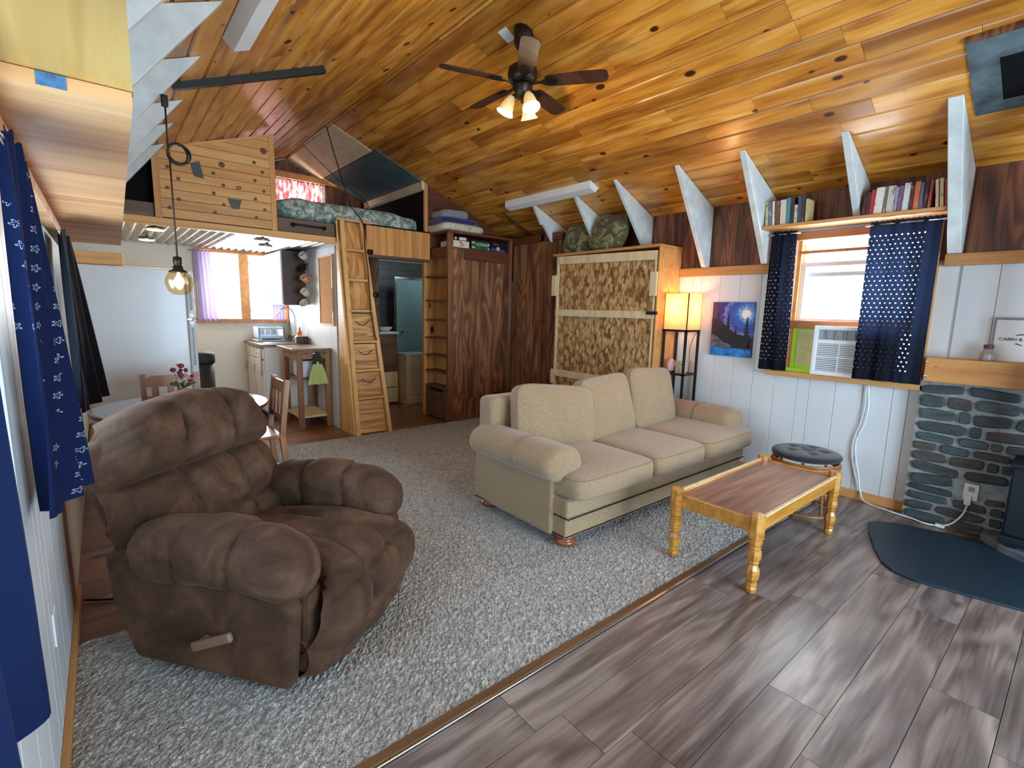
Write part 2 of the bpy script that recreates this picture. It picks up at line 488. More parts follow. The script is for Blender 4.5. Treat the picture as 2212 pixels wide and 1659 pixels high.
def curtain_mat(name, c, holes=False, flowers=False, tw=0.25):
    t = NT(name); p = t.pos(); x, y, z = t.sep(p)
    col = lin(c)
    weave = t.noise(t.scale(p, (1, 220, 220)), 1.0, 2)
    base = t.mix(t.math('MULTIPLY', weave, 0.5), col, tuple(min(1, q * 1.7) for q in col[:3]) + (1,))
    PX = 0.0335 if holes else 0.052
    if flowers:
        fu = t.math('SUBTRACT', t.math('FRACT', t.math('MULTIPLY', y, 1 / PX)), 0.5)
        row = t.math('FLOOR', t.math('MULTIPLY', z, 1 / PX))
        fv = t.math('SUBTRACT', t.math('FRACT', t.math('MULTIPLY', z, 1 / PX)), 0.5)
        d = t.math('SQRT', t.math('ADD', t.math('MULTIPLY', fu, fu), t.math('MULTIPLY', fv, fv)))
        an = t.math('ARCTAN2', fv, fu)
        pet = t.math('MULTIPLY_ADD', t.math('COSINE', t.math('MULTIPLY', an, 5.0)), 0.06, 0.13)
        ring = t.math('LESS_THAN', t.math('ABSOLUTE', t.math('SUBTRACT', d, pet)), 0.028)
        dens = t.noise(t.scale(p, (1, 3, 3)), 1.0, 1)
        gate = t.math('GREATER_THAN', dens, 0.44)
        base = t.mix(t.math('MULTIPLY', t.math('MULTIPLY', ring, gate), 0.5), base, lin((206, 216, 226)))
    t.set('Base Color', base); t.set('Roughness', 0.9); t.set('Specular IOR Level', 0.2)
    tl = t.node('ShaderNodeBsdfTranslucent'); tl.inputs[0].default_value = lin((44, 62, 98))
    mx = t.node('ShaderNodeMixShader'); mx.inputs[0].default_value = tw
    t.link(t.b.outputs[0], mx.inputs[1]); t.link(tl.outputs[0], mx.inputs[2])
    last = mx.outputs[0]
    if holes:
        row = t.math('FLOOR', t.math('MULTIPLY', z, 1 / PX))
        sh = t.math('MULTIPLY', t.math('MODULO', row, 2.0), 0.5)
        fu = t.math('SUBTRACT', t.math('FRACT', t.math('ADD', t.math('MULTIPLY', y, 1 / PX), sh)), 0.5)
        fv = t.math('SUBTRACT', t.math('FRACT', t.math('MULTIPLY', z, 1 / PX)), 0.5)
        d = t.math('SQRT', t.math('ADD', t.math('MULTIPLY', fu, fu), t.math('MULTIPLY', fv, fv)))
        h = t.math('LESS_THAN', d, 0.145)
        inside = t.math('MULTIPLY', t.math('LESS_THAN', z, 2.14), t.math('GREATER_THAN', z, 1.10))
        inside = t.math('MULTIPLY', inside, t.math('GREATER_THAN', y, 0.90))
        trn = t.node('ShaderNodeBsdfTransparent')
        mh = t.node('ShaderNodeMixShader'); t.link(t.math('MULTIPLY', h, inside), mh.inputs[0])
        t.link(last, mh.inputs[1]); t.link(trn.outputs[0], mh.inputs[2]); last = mh.outputs[0]
    t.link(last, t.out.inputs[0])
    return t.m
M['navy_eyelet'] = curtain_mat('navy_eyelet', (10, 12, 24), holes=True, tw=0.12)
M['navy_print'] = curtain_mat('navy_print', (8, 20, 54), flowers=True, tw=0.04)
M['navy_black'] = curtain_mat('navy_black', (6, 7, 14), flowers=False, tw=0.02)

def loft_curtain():
    t = NT('loft_curtain'); p = t.pos()
    n = t.noise(t.scale(p, (26, 1, 7)), 1.0, 3)
    col = t.ramp(n, [(0.40, (190, 26, 48)), (0.46, (226, 120, 120)), (0.53, (244, 232, 226))])
    t.set('Base Color', col); t.set('Roughness', 0.9)
    tl = t.node('ShaderNodeBsdfTranslucent'); t.link(t.mix(0.15, col, (1, 1, 1, 1)), tl.inputs[0])
    mx = t.node('ShaderNodeMixShader'); mx.inputs[0].default_value = 0.07
    t.link(t.b.outputs[0], mx.inputs[1]); t.link(tl.outputs[0], mx.inputs[2]); t.link(mx.outputs[0], t.out.inputs[0])
    return t.m
M['loft_curtain'] = loft_curtain()

def osb():
    t = NT('osb'); p = t.pos()
    d = t.node('ShaderNodeTexNoise'); t.link(p, d.inputs['Vector']); d.inputs['Scale'].default_value = 14; d.inputs['Detail'].default_value = 1
    w = t.vadd(p, t.scale(d.outputs['Color'], (0.0, 0.07, 0.03)))
    v = t.voro(t.scale(w, (14, 34, 13)), 1.0)
    c = t.sep(v.outputs['Color'])
    base = t.ramp(c[0], [(0.0, (120, 78, 36)), (0.3, (176, 128, 72)), (0.6, (206, 164, 106)), (1.0, (232, 202, 150))])
    g = t.noise(t.scale(w, (60, 120, 14)), 1.0, 2)
    base = t.mix(t.math('MULTIPLY', g, 0.5), base, lin((150, 100, 50)))
    e = t.ramp(v.outputs['Distance'], [(0.45, (0, 0, 0, 1)), (0.75, (0.6, 0.6, 0.6, 1))])
    base = t.mix(e, base, lin((96, 60, 26)))
    t.set('Base Color', base); t.set('Roughness', 0.55); t.bump(c[1], 0.25, 0.004)
    return t.m
M['osb'] = osb()

def pile():
    t = NT('carpet_pile'); p = t.pos()
    n1 = t.noise(p, 190, 2, 0.7); n2 = t.noise(p, 1.6, 3); n3 = t.noise(p, 38, 2)
    f = t.math('ADD', t.math('MULTIPLY', n1, 0.7), t.math('MULTIPLY', n3, 0.3))
    c = t.ramp(f, [(0.36, (76, 72, 66)), (0.5, (150, 144, 136)), (0.64, (214, 209, 202))])
    c = t.mix(t.ramp(n2, [(0.35, (0, 0, 0, 1)), (0.7, (0.35, 0.35, 0.35, 1))]), c, lin((128, 116, 100)))
    t.set('Base Color', c); t.set('Roughness', 1.0); t.set('Sheen Weight', 0.4); t.set('Specular IOR Level', 0.1)
    t.bump(n1, 0.5, 0.006)
    return t.m
M['carpet'] = pile()

def sofa_cloth():
    t = NT('sofa_cloth'); p = t.pos(); x, y, z = t.sep(p)
    rib = t.math('SINE', t.math('MULTIPLY', t.math('ADD', z, t.math('MULTIPLY', y, 0.8)), 760.0))
    n = t.noise(p, 170, 2); big = t.noise(p, 4, 2)
    f = t.math('ADD', t.math('MULTIPLY', rib, 0.06), n)
    c = t.ramp(f, [(0.28, (128, 102, 74)), (0.5, (161, 134, 101)), (0.72, (186, 160, 126))])
    c = t.mix(t.math('MULTIPLY', big, 0.35), c, lin((140, 116, 84)))
    t.set('Base Color', c); t.set('Roughness', 0.92); t.set('Sheen Weight', 0.35); t.set('Specular IOR Level', 0.2)
    t.bump(rib, 0.25, 0.003)
    return t.m
M['sofa_cloth'] = sofa_cloth()
M['piping'] = plain('piping', (132, 110, 80), 0.9, sheen=0.3)

def suede():
    t = NT('suede'); p = t.pos()
    n = t.noise(p, 5.0, 4, 0.6, 0.8); n2 = t.noise(p, 160, 2)
    f = t.math('ADD', t.math('MULTIPLY', n, 0.85), t.math('MULTIPLY', n2, 0.15))
    c = t.ramp(f, [(0.32, (54, 37, 26)), (0.5, (77, 54, 39)), (0.68, (102, 75, 56))])
    t.set('Base Color', c); t.set('Roughness', 0.85); t.set('Sheen Weight', 0.18); t.set('Sheen Roughness', 0.4); t.set('Sheen Tint', lin((190, 150, 116))); t.set('Specular IOR Level', 0.2)
    t.bump(n2, 0.1, 0.003)
    return t.m
M['suede'] = suede()

def floral(name, a, b, c, sc):
    t = NT(name); p = t.pos()
    v = t.noise(p, sc, 4, 0.6, 1.2)
    col = t.ramp(v, [(0.40, a), (0.52, b), (0.60, c), (0.66, b)])
    t.set('Base Color', col); t.set('Roughness', 0.85); t.set('Sheen Weight', 0.2); t.bump(t.noise(p, sc * 0.6, 3), 0.4, 0.03)
    return t.m
M['mattress_cover'] = floral('mattress_cover', (104, 116, 102), (146, 158, 144), (206, 212, 202), 11)
M['camo'] = floral('camo', (66, 62, 32), (94, 88, 50), (150, 142, 102), 10)
M['blanket_print'] = floral('blanket_print', (196, 180, 150), (224, 212, 190), (120, 106, 80), 24)

def stone(name, c):
    t = NT(name); p = t.pos(); r = t.rnd()
    n = t.noise(t.scale(p, (6, 6, 30)), 1.0, 4, 0.6); n2 = t.noise(p, 50, 3)
    base = t.ramp(r, [(0.0, (66, 84, 90)), (0.2, (92, 104, 104)), (0.4, (74, 82, 84)), (0.6, (96, 92, 84)), (0.8, (84, 78, 82)), (1.0, (60, 74, 82))])
    dk = t.ramp(t.math('ADD', t.math('MULTIPLY', n, 0.7), t.math('MULTIPLY', n2, 0.3)), [(0.3, (130, 130, 130)), (0.7, (255, 255, 255))])
    t.set('Base Color', t.mix(0.9, base, dk, 'MULTIPLY')); t.set('Roughness', 0.7); t.bump(n, 0.5, 0.02)
    return t.m
M['stone'] = stone('stone', None)

def painted_sky(yc, zc):
    t = NT('painted_sky'); p = t.pos(); x, y, z = t.sep(p)
    dy = t.math('SUBTRACT', y, yc); dz = t.math('SUBTRACT', z, zc)
    d = t.math('SQRT', t.math('ADD', t.math('MULTIPLY', dy, dy), t.math('MULTIPLY', dz, dz)))
    n = t.noise(p, 26, 3, 0.6, 1.0)
    f = t.math('ADD', d, t.math('MULTIPLY_ADD', n, 0.14, -0.07))
    c = t.ramp(f, [(0.02, (250, 246, 232)), (0.05, (130, 176, 222)), (0.10, (48, 100, 178)), (0.16, (52, 62, 150)), (0.20, (110, 130, 196)), (0.23, (44, 42, 124)), (0.33, (50, 36, 96))])
    t.set('Base Color', c); t.set('Roughness', 0.5)
    return t.m
M['painted_sky'] = painted_sky(2.20, 1.52)
M['painted_moon'] = plain('painted_moon', (246, 242, 226), 0.5)
M['painted_tree'] = plain('painted_tree', (26, 26, 34), 0.5, var=0.4, vsc=60)
M['painted_rock'] = plain('painted_rock', (84, 84, 88), 0.5, var=0.4, vsc=30)
M['painted_water'] = plain('painted_water', (36, 112, 178), 0.4, var=0.35, vsc=18)

SPINES = [(196, 182, 140), (110, 112, 122), (226, 220, 206), (112, 70, 38), (214, 196, 182), (60, 140, 144), (42, 40, 44), (206, 196, 176),
          (64, 70, 104), (58, 54, 50), (196, 176, 120), (60, 40, 30), (92, 32, 40), (178, 40, 52), (222, 214, 200), (112, 104, 84), (70, 70, 62),
          (196, 186, 176), (150, 150, 176), (120, 84, 112), (206, 204, 204), (78, 40, 40), (208, 96, 60), (96, 98, 132), (66, 30, 34), (168, 80, 60), (224, 216, 200), (222, 206, 150), (170, 46, 40)]
for i, c in enumerate(SPINES):
    t = NT('book_cover_%d' % i); n = t.noise(t.scale(t.pos(), (1, 60, 22)), 1.0, 2)
    t.set('Base Color', t.ramp(n, [(0.42, c), (0.60, c), (0.66, tuple(min(255, q + 60) if q < 128 else q - 60 for q in c))])); t.set('Roughness', 0.5)
    M['book%d' % i] = t.m

# ================================================================ SETTING
# floor with single laminate planks
fl = struct(MB().box(XL - 0.2, XR + 0.25, YF - 0.2, YB + 0.2, -0.12, -0.012).build('floor', M['black']))
def plank_mesh(w, t):
    b = 0.0015
    pts = [(0, 0, 0), (1, 0, 0), (1, w, 0), (0, w, 0)]
    mb = MB(); mb.box(0, 1, 0, w, -t, 0)
    return mb.mesh('plank')
PW = 0.2125
pm = plank_mesh(PW - 0.0025, 0.012)
pk = pm.copy()
pm.materials.append(M['laminate']); pk.materials.append(M['laminate_warm_lit'])
def plank_rows(y0, nrows, x0, x1, mesh, starts):
    for k in range(nrows):
        y = y0 - PW * (k + 1) if starts is not None else y0 + PW * k
        st = starts[k % len(starts)] if starts else R.uniform(0.2, 1.3)
        xs = []
        x = st
        while x > x0: x -= 1.42
        xs = [x0]
        x += 1.42
        while x < x1 - 0.12:
            if x > x0 + 0.12: xs.append(x)
            x += 1.42
        xs.append(x1)
        for a, b in zip(xs[:-1], xs[1:]):
            o = bpy.data.objects.new('plank', mesh); o.location = (a, y, 0); o.scale = (b - a - 0.0025, 1, 1)
            place(o, None, fl)
plank_rows(1.335, 16, XL, XR, pm, [1.09, 1.217, 1.365, 2.0, 1.75, 1.1, 2.3, 0.8])
plank_rows(5.45, 12, XL, XR, pk, None)
plank_rows(5.45 - 13 * PW, 13, XL, 1.115, pk, None)
# carpet
def carpet():
    mb = MB(); x0, x1, y0, y1 = XL + 0.012, XR - 0.012, 1.372, 5.45
    st = 0.0105; nx = int((x1 - x0) / st); ny = int((y1 - y0) / st)
    r = random.Random(5)
    for j in range(ny + 1):
        for i in range(nx + 1):
            e = 0.35 if (j in (0, ny) or i in (0, nx)) else 1.0
            mb.v.append((x0 + (x1 - x0) * i / nx + r.uniform(-.004, .004) * (e == 1), y0 + (y1 - y0) * j / ny + r.uniform(-.004, .004), (0.004 + r.random() * 0.008) * e))
    w = nx + 1
    cut = lambda i, j: x0 + (x1 - x0) * (i + .5) / nx < 1.12 and y0 + (y1 - y0) * (j + .5) / ny > 2.70
    mb.f = [(j * w + i, j * w + i + 1, (j + 1) * w + i + 1, (j + 1) * w + i) for j in range(ny) for i in range(nx) if not cut(i, j)]
    used = sorted({k for f in mb.f for k in f}); ren = {k: n for n, k in enumerate(used)}
    mb.v = [mb.v[k] for k in used]; mb.f = [tuple(ren[k] for k in f) for f in mb.f]
    return mb.build('carpet', M['carpet'], smooth=False)
tag(carpet(), 'beige and grey shag carpet covering the middle of the floor', 'carpet', kind='stuff')
struct(MB().box(XL, XR, 1.345, 1.385, -0.012, 0.012).build('trim_1', M['walnut'], bevel=0.004))
struct(MB().box(XL, XR, 1.334, 1.346, -0.012, 0.010).build('trim_2', M['chrome'], bevel=0.003))
struct(MB().box(1.13, 2.2, 5.44, 5.47, -0.012, 0.012).build('trim_3', M['walnut'], bevel=0.004))

# ceiling: two pitched slopes clad in single pine boards
T = 0.14
cs = [(XL - 0.3, EL - 0.3 * SL), (XRIDGE, ZRIDGE), (XR + 0.3, ER - 0.3 * SL), (XR + 0.3, ER - 0.3 * SL + T), (XRIDGE, ZRIDGE + T), (XL - 0.3, EL - 0.3 * SL + T)]
ce = struct(MB().prism([(x, YF - 0.2, z + 0.018) for x, z in cs], (0, YB - YF + 0.4, 0)).build('ceiling', M['dark_ply']))
BW = 0.1525; bt = 0.016; c1 = 0.009
sec = [(0.0, bt), (0.0, c1), (c1, 0), (BW - c1 - 0.003, 0), (BW - 0.003, c1), (BW - 0.003, bt)]
bm_ = MB(); bm_.prism([(x, 0, z) for x, z in sec], (0, 1, 0))
board = bm_.mesh('board'); board.materials.append(M['ceiling_pine'])
ang = math.atan(SL)
def boards(side):
    if side > 0: L = (XR - XRIDGE) / math.cos(ang)
    else: L = (XRIDGE - XL) / math.cos(ang)
    n = int(L / BW) + 1
    for k in range(n):
        d = k * BW
        if L - d < 0.012: continue
        wf = min(1.0, (L - d - 0.001) / BW)
        y = -0.75 - R.uniform(0, 0.5)
        while y < YB:
            ln = R.choice([0.9, 1.4, 1.8, 2.4, 2.4, 3.0]) * R.uniform(0.85, 1.1)
            y2 = min(y + ln, YB)
            if YB - y2 < 0.4: y2 = YB
            o = bpy.data.objects.new('board', board)
            if side > 0:
                o.matrix_world = Matrix.Translation((XR - d * math.cos(ang), y, ER + d * math.sin(ang))) @ Matrix.Rotation(ang, 4, 'Y') @ Matrix.Translation((-BW * wf + 0.001, 0, 0)) @ Matrix.Diagonal((wf, y2 - y - 0.002, 1, 1))
            else:
                o.matrix_world = Matrix.Translation((XL + d * math.cos(ang), y, EL + d * math.sin(ang))) @ Matrix.Rotation(-ang, 4, 'Y') @ Matrix.Diagonal((wf, y2 - y - 0.002, 1, 1))
            place(o, None, ce)
            y = y2
boards(1); boards(-1)

# right wall: white grooved panels below, dark plywood above the ledge, window opening
WY0, WY1, WZ0, WZ1 = 0.90, 1.82, 1.02, 2.17
wr = struct(plate([YF, WY0, WY1, YL, YB + 0.1], [-0.1, WZ0, WZ1, 2.62], {(1, 1)}, (XR + 0.02, 0, 0), (0, 1, 0), (0, 0, 1), (1, 0, 0), 0.16).build('wall_right', M['white_paint']))
def panel_strip(x0, x1, y0, y1, z0, z1, parent):
    MB().box(x0, x1, y0 + 0.0015, y1 - 0.0015, z0, z1).build('panel', M['white_panel'], parent, bevel=0.0015, seg=1)
y = -2.2
while y < 3.0:
    y2 = min(y + R.choice([0.1, 0.2, 0.2]), 3.05)
    if y2 > 0.86 and y < 1.94:
        panel_strip(XR, XR + 0.018, y, y2, 0.0, 0.99, wr)
    else:
        panel_strip(XR, XR + 0.018, y, y2, 0.0, 1.92, wr)
    y = y2
for a, b in ((-2.2, -0.55), (-0.55, 0.70), (0.70, 0.86), (1.86, 2.08), (2.08, 3.3), (3.3, 4.6), (4.6, 5.9)):
    MB().box(XR - 0.004, XR + 0.018, a + 0.002, b - 0.002, 1.94, 2.60).build('plywood_sheet', M['dark_ply'], wr)
MB().box(XR - 0.004, XR + 0.018, 0.86, 1.86, 2.27, 2.60).build('plywood_sheet', M['dark_ply'], wr)
for a, b in ((-2.2, 0.80), (2.02, 2.945)):
    MB().box(XR - 0.045, XR + 0.01, a, b, 1.895, 1.98).build('ledge', M['trim_wood'], wr, bevel=0.004)
struct(MB().box(XR - 0.016, XR, 0.83, 2.9, 0.0, 0.075).build('baseboard_right', M['trim_wood'], bevel=0.003))

# left wall with two curtained windows
wl = struct(plate([YF, 0.35, 1.75, 2.35, 3.75, YB + 0.1], [-0.1, 0.95, 1.86, 2.66], {(1, 1), (3, 1)}, (XL - 0.02, 0, 0), (0, 1, 0), (0, 0, 1), (-1, 0, 0), 0.16).build('wall_left', M['white_paint']))
y = 0.3
while y < 5.9:
    y2 = y + R.choice([0.1, 0.12, 0.2])
    zt = 1.9
    if (y2 > 0.35 and y < 1.75) or (y2 > 2.35 and y < 3.75): zt = 0.95
    panel_strip(XL - 0.018, XL, y, y2, 0.0, zt, wl)
    y = y2
MB().box(XL - 0.01, XL + 0.05, 0.0, 5.85, 1.90, 1.965).build('ledge', M['plank_shelf'], wl, bevel=0.004)
struct(MB().box(XL, XL + 0.02, 0.3, 3.2, 0.0, 0.055).build('baseboard_left', M['trim_wood'], bevel=0.003))
MB().box(XL - 0.004, XL + 0.006, 2.93, 3.05, 0.06, 0.9).build('corner_board', M['wardrobe_trim'], wl)
def left_window(n, y0, y1):
    w = holder('window_%d' % n, (XL - 0.05, (y0 + y1) / 2, 0.95))
    for a in (0.95, 1.82): MB().box(XL - 0.09, XL - 0.02, y0, y1, a, a + 0.04).build('rail', M['white_paint'], w)
    for a in (y0, (y0 + y1) / 2 - 0.02, y1 - 0.04): MB().box(XL - 0.085, XL - 0.025, a, a + 0.04, 0.99, 1.82).build('stile', M['white_paint'], w)
    MB().box(XL - 0.06, XL - 0.054, y0, y1, 0.97, 1.84).build('pane', M['pane'], w)
left_window(2, 0.35, 1.75); left_window(3, 2.35, 3.75)

# back wall with kitchen window and loft window, wall behind the camera with a glazed door
KX0, KX1, KZ0, KZ1 = 1.06, 2.14, 1.30, 2.19
LX0, LX1, LZ0, LZ1 = 2.04, 2.74, 2.72, 3.31
struct(plate([XL - 0.1, KX0, LX0, KX1, LX1, XR + 0.1], [-0.1, KZ0, KZ1, LZ0, LZ1, 3.7], {(1, 1), (2, 1), (2, 3), (3, 3)}, (0, YB + 0.02, 0), (1, 0, 0), (0, 0, 1), (0, 1, 0), 0.16).build('wall_back', M['cream_wall']))
struct(plate([XL - 0.1, 1.0, 3.6, XR + 0.1], [-0.1, 0.02, 2.3, 3.7], {(1, 1)}, (0, YF - 0.02, 0), (1, 0, 0), (0, 0, 1), (0, -1, 0), 0.16).build('wall_front', M['white_paint']))
d = holder('door_1', (2.3, YF - 0.08, 0))
for a in (1.0, 2.27, 3.54): MB().box(a, a + 0.06, YF - 0.12, YF - 0.06, 0.02, 2.3).build('stile', M['white_paint'], d)
for a in (0.02, 2.22): MB().box(1.0, 3.6, YF - 0.118, YF - 0.062, a, a + 0.08).build('rail', M['white_paint'], d)
MB().box(1.03, 3.57, YF - 0.093, YF - 0.087, 0.06, 2.26).build('pane', M['pane'], d)

# ---------------------------------------------------------------- right window
w1 = holder('window_1', (XR, 1.36, WZ0))
MB().box(4.69, XR + 0.02, 0.81, 1.95, 0.975, 1.02).build('sill', M['trim_wood'], w1, bevel=0.004)
MB().box(4.745, XR + 0.02, 1.82, 1.885, 1.02, 2.235).build('casing', M['sash_wood'], w1, bevel=0.003)
MB().box(4.745, XR + 0.02, 0.835, 0.90, 1.02, 2.235).build('casing', M['trim_wood'], w1, bevel=0.003)
MB().box(4.745, XR + 0.02, 0.90, 1.82, 2.17, 2.235).build('casing', M['sash_wood'], w1, bevel=0.003)
MB().box(4.80, 4.90, 1.79, 1.82, 1.02, 2.17).build('jamb', M['trim_wood'], w1)
MB().box(4.80, 4.90, 0.90, 0.93, 1.02, 2.17).build('jamb', M['trim_wood'], w1)
for nm, x, z0, z1 in (('upper_sash', 4.865, 1.86, 2.15), ('lower_sash', 4.835, 1.46, 1.98)):
    s_ = plate([0.93, 0.965, 1.755, 1.79], [z0, z0 + 0.035, z1 - 0.035, z1], {(1, 1)}, (x, 0, 0), (0, 1, 0), (0, 0, 1), (1, 0, 0), 0.025).build(nm, M['plastic_white'], w1)
    MB().box(x + 0.010, x + 0.014, 0.965, 1.755, z0 + 0.035, z1 - 0.035).build('pane', M['pane'], s_)
MB().box(4.79, 4.82, 0.93, 1.79, 2.055, 2.08).build('latch_bar', M['sash_wood'], w1)
MB().box(4.775, 4.83, 0.90, 1.82, 1.405, 1.475).build('meeting_rail', M['sash_wood'], w1, bevel=0.003)
MB().box(4.80, 4.815, 1.575, 1.79, 1.05, 1.405).build('side_panel', M['lime'], w1)
MB().box(4.792, 4.80, 1.60, 1.745, 1.08, 1.39).build('panel_face', plain('pale_foam', (206, 206, 150), 0.6, var=0.08, vsc=8), w1)
MB().box(4.76, 4.80, 1.58, 1.81, 1.02, 1.05).build('draught_strip', M['lime'], w1)

# ---------------------------------------------------------------- kitchen window, loft window
w4 = holder('window_4', (1.6, YB, KZ0))
for a, b in ((KX0 - 0.05, KX0 + 0.03), (KX1 - 0.03, KX1 + 0.02)): MB().box(a, b, YB - 0.015, YB + 0.06, KZ0, KZ1).build('casing', M['trim_wood'], w4)
MB().box(1.53, 1.65, YB - 0.02, YB + 0.05, KZ0, KZ1).build('mullion', M['trim_wood'], w4)
MB().box(KX0 - 0.08, KX1 + 0.02, YB - 0.05, YB + 0.05, KZ0 - 0.06, KZ0).build('sill', M['sash_wood'], w4)
MB().box(KX0 - 0.05, KX1 + 0.02, YB - 0.015, YB + 0.05, KZ1, KZ1 + 0.05).build('header', M['sash_wood'], w4)
for a, b in ((KX0 + 0.03, 1.53), (1.65, KX1 - 0.03)):
    MB().box(a, b, YB + 0.03, YB + 0.034, KZ0, KZ1).build('pane', M['pane'], w4)
for a in (1.515, 1.665): 
    for z in (1.42, 2.08): MB().box(a - 0.015, a + 0.015, YB - 0.035, YB - 0.02, z - 0.012, z + 0.012).build('latch', M['galvanised'], w4)
w5 = holder('window_5', (2.4, YB, LZ0))
for a in (LX0, LX1 - 0.04): MB().box(a, a + 0.04, YB + 0.02, YB + 0.08, LZ0, LZ1).build('stile', M['trim_wood'], w5)
for a in (LZ0, LZ1 - 0.04): MB().box(LX0, LX1, YB + 0.02, YB + 0.08, a, a + 0.04).build('rail', M['trim_wood'], w5)
MB().box(LX0, LX1, YB + 0.05, YB + 0.054, LZ0, LZ1).build('pane', M['pane'], w5)

# ================================================================ RIGHT SIDE OF THE ROOM
# white triangular brackets between wall ledge and ceiling
def gusset(y, tx, t, zb, fb, label, side=1, mat='gusset_paint', notch=False):
    if side > 0: poly = [(tx, zceil(tx) - 0.001), (XR - 0.005, ER - 0.004), (XR - 0.005, zb), (fb, zb)]
    else: poly = [(tx, zceil(tx) - 0.001), (fb, zb), (XL + 0.003, zb), (XL + 0.003, EL - 0.004)]
    if notch:
        a, b = Vector(poly[3]), Vector(poly[0]); q = a.lerp(b, 0.55); poly = poly[:4] + [(q.x, q.y), (q.x - 0.035, q.y - 0.005)]
    o = MB().prism([(x, y - t / 2, z) for x, z in poly], (0, t, 0)).build('ceiling_bracket', M[mat], bevel=0.003, seg=1)
    return tag(o, label, 'bracket', 'painted brackets below the ceiling')
gusset(0.75, 4.07, 0.075, 1.981, 4.70, 'white wall bracket nearest the stone fireplace, right of the books')
gusset(1.35, 4.15, 0.05, 2.288, 4.62, 'white wall bracket standing on the bookshelf between the books')
gusset(2.06, 4.10, 0.05, 1.981, 4.68, 'white wall bracket at the left end of the bookshelf')
gusset(2.65, 4.09, 0.045, 1.981, 4.68, 'white wall bracket above the lamp and painting, with a brown patch')
gusset(3.35, 4.09, 0.04, 2.205, 4.64, 'white wall bracket above the right end of the wall bed')
gusset(3.98, 4.16, 0.04, 2.205, 4.62, 'white wall bracket between the two olive pillows')
gusset(4.67, 4.16, 0.04, 2.30, 4.58, 'white notched wall bracket left of the olive pillows', notch=True)
gusset(5.30, 4.20, 0.03, 2.52, 4.70, 'brown unpainted bracket above the dark wardrobe corner', mat='wardrobe_rail')

# bookshelf over the window, books
tag(MB().box(4.52, XR - 0.006, 0.795, 2.03, 2.258, 2.285).build('book_shelf', M['trim_wood'], bevel=0.003), 'narrow wooden bookshelf mounted above the right window', 'shelf')
books = [  # y (left edge, towards larger y), width, height, depth, lean degrees, colour index, label
    (2.018, .026, .205, .11, -4, 0, 'cream paperback leaning at the left end of the shelf'),
    (1.988, .026, .200, .13, -4, 1, 'grey book second from the left bracket'),
    (1.958, .018, .205, .12, -4, 2, 'thin white book third from the left bracket'),
    (1.936, .034, .205, .14, -3, 3, 'brown book fourth from the left bracket'),
    (1.896, .048, .205, .15, -3, 4, 'wide pale pink book in the left row'),
    (1.846, .028, .215, .15, -2, 5, 'teal spined book in the left row'),
    (1.816, .030, .215, .15, -2, 6, 'black book with white emblem in the left row'),
    (1.784, .024, .150, .13, -2, 7, 'short tan book in the left row'),
    (1.758, .028, .215, .15, -2, 8, 'navy blue book in the left row'),
    (1.728, .022, .210, .14, -2, 9, 'dark brown book near the end of the left row'),
    (1.699, .018, .185, .13, -2, 10, 'thin yellowish book closing the left row'),
    (1.300, .022, .150, .13, 2, 11, 'dark book right beside the middle bracket'),
    (1.276, .020, .165, .13, 2, 12, 'maroon book second from the middle bracket'),
    (1.254, .026, .180, .14, 2, 13, 'red book third from the middle bracket'),
    (1.226, .052, .190, .15, 2, 14, 'thick cream book in the right row'),
    (1.172, .020, .190, .15, 1, 15, 'olive book between two thick pale books'),
    (1.150, .044, .190, .15, 1, 17, 'thick off white book in the right row'),
    (1.104, .018, .175, .14, 1, 18, 'lilac book in the right row'),
    (1.084, .028, .180, .14, 1, 19, 'purple book in the right row'),
    (1.054, .036, .195, .15, 1, 20, 'tall white book in the middle of the right row'),
    (1.016, .024, .170, .14, 0, 21, 'dark red book in the right row'),
    (0.990, .030, .195, .15, 0, 22, 'orange book in the right row'),
    (0.958, .020, .180, .14, 0, 23, 'blue grey book in the right row'),
    (0.936, .024, .190, .15, 1, 24, 'dark maroon book near the gap in the right row'),
    (0.908, .016, .190, .14, 1, 25, 'rust coloured book just before the gap'),
    (0.862, .018, .190, .14, -6, 26, 'white book leaning right after the gap'),
    (0.838, .020, .195, .15, -6, 27, 'pale yellow book leaning right after the gap'),
    (0.812, .014, .185, .14, -6, 28, 'red book leaning at the right end of the shelf')]
for (yl, w, h, dp, lean, ci, lab) in books:
    b = thing('book', lab, 'book', (4.545, yl - w / 2, 2.2855), 0, 'books on the shelf over the window')
    rx = math.radians(lean)
    Mx = Matrix.Rotation(rx, 4, 'X')
    lift = abs(math.sin(rx)) * w / 2
    def rbox(x0, x1, y0, y1, z0, z1, name, mat):
        mb = MB().box(x0, x1, y0, y1, z0, z1)
        mb.v = [tuple(Mx @ Vector(p) + Vector((0, 0, lift))) for p in mb.v]
        return mb.build(name, mat, b, local=True)
    rbox(0.0, 0.004, -w / 2 + .0005, w / 2 - .0005, 0, h, 'spine', M['book%d' % ci])
    rbox(0.004, dp, w / 2 - .003, w / 2 - .0005, 0, h, 'cover', M['book%d' % ci])
    rbox(0.004, dp, -w / 2 + .0005, -w / 2 + .003, 0, h, 'cover', M['book%d' % ci])
    rbox(0.004, dp - .003, -w / 2 + .003, w / 2 - .003, .004, h - .004, 'page_block', M['cream_wall'])

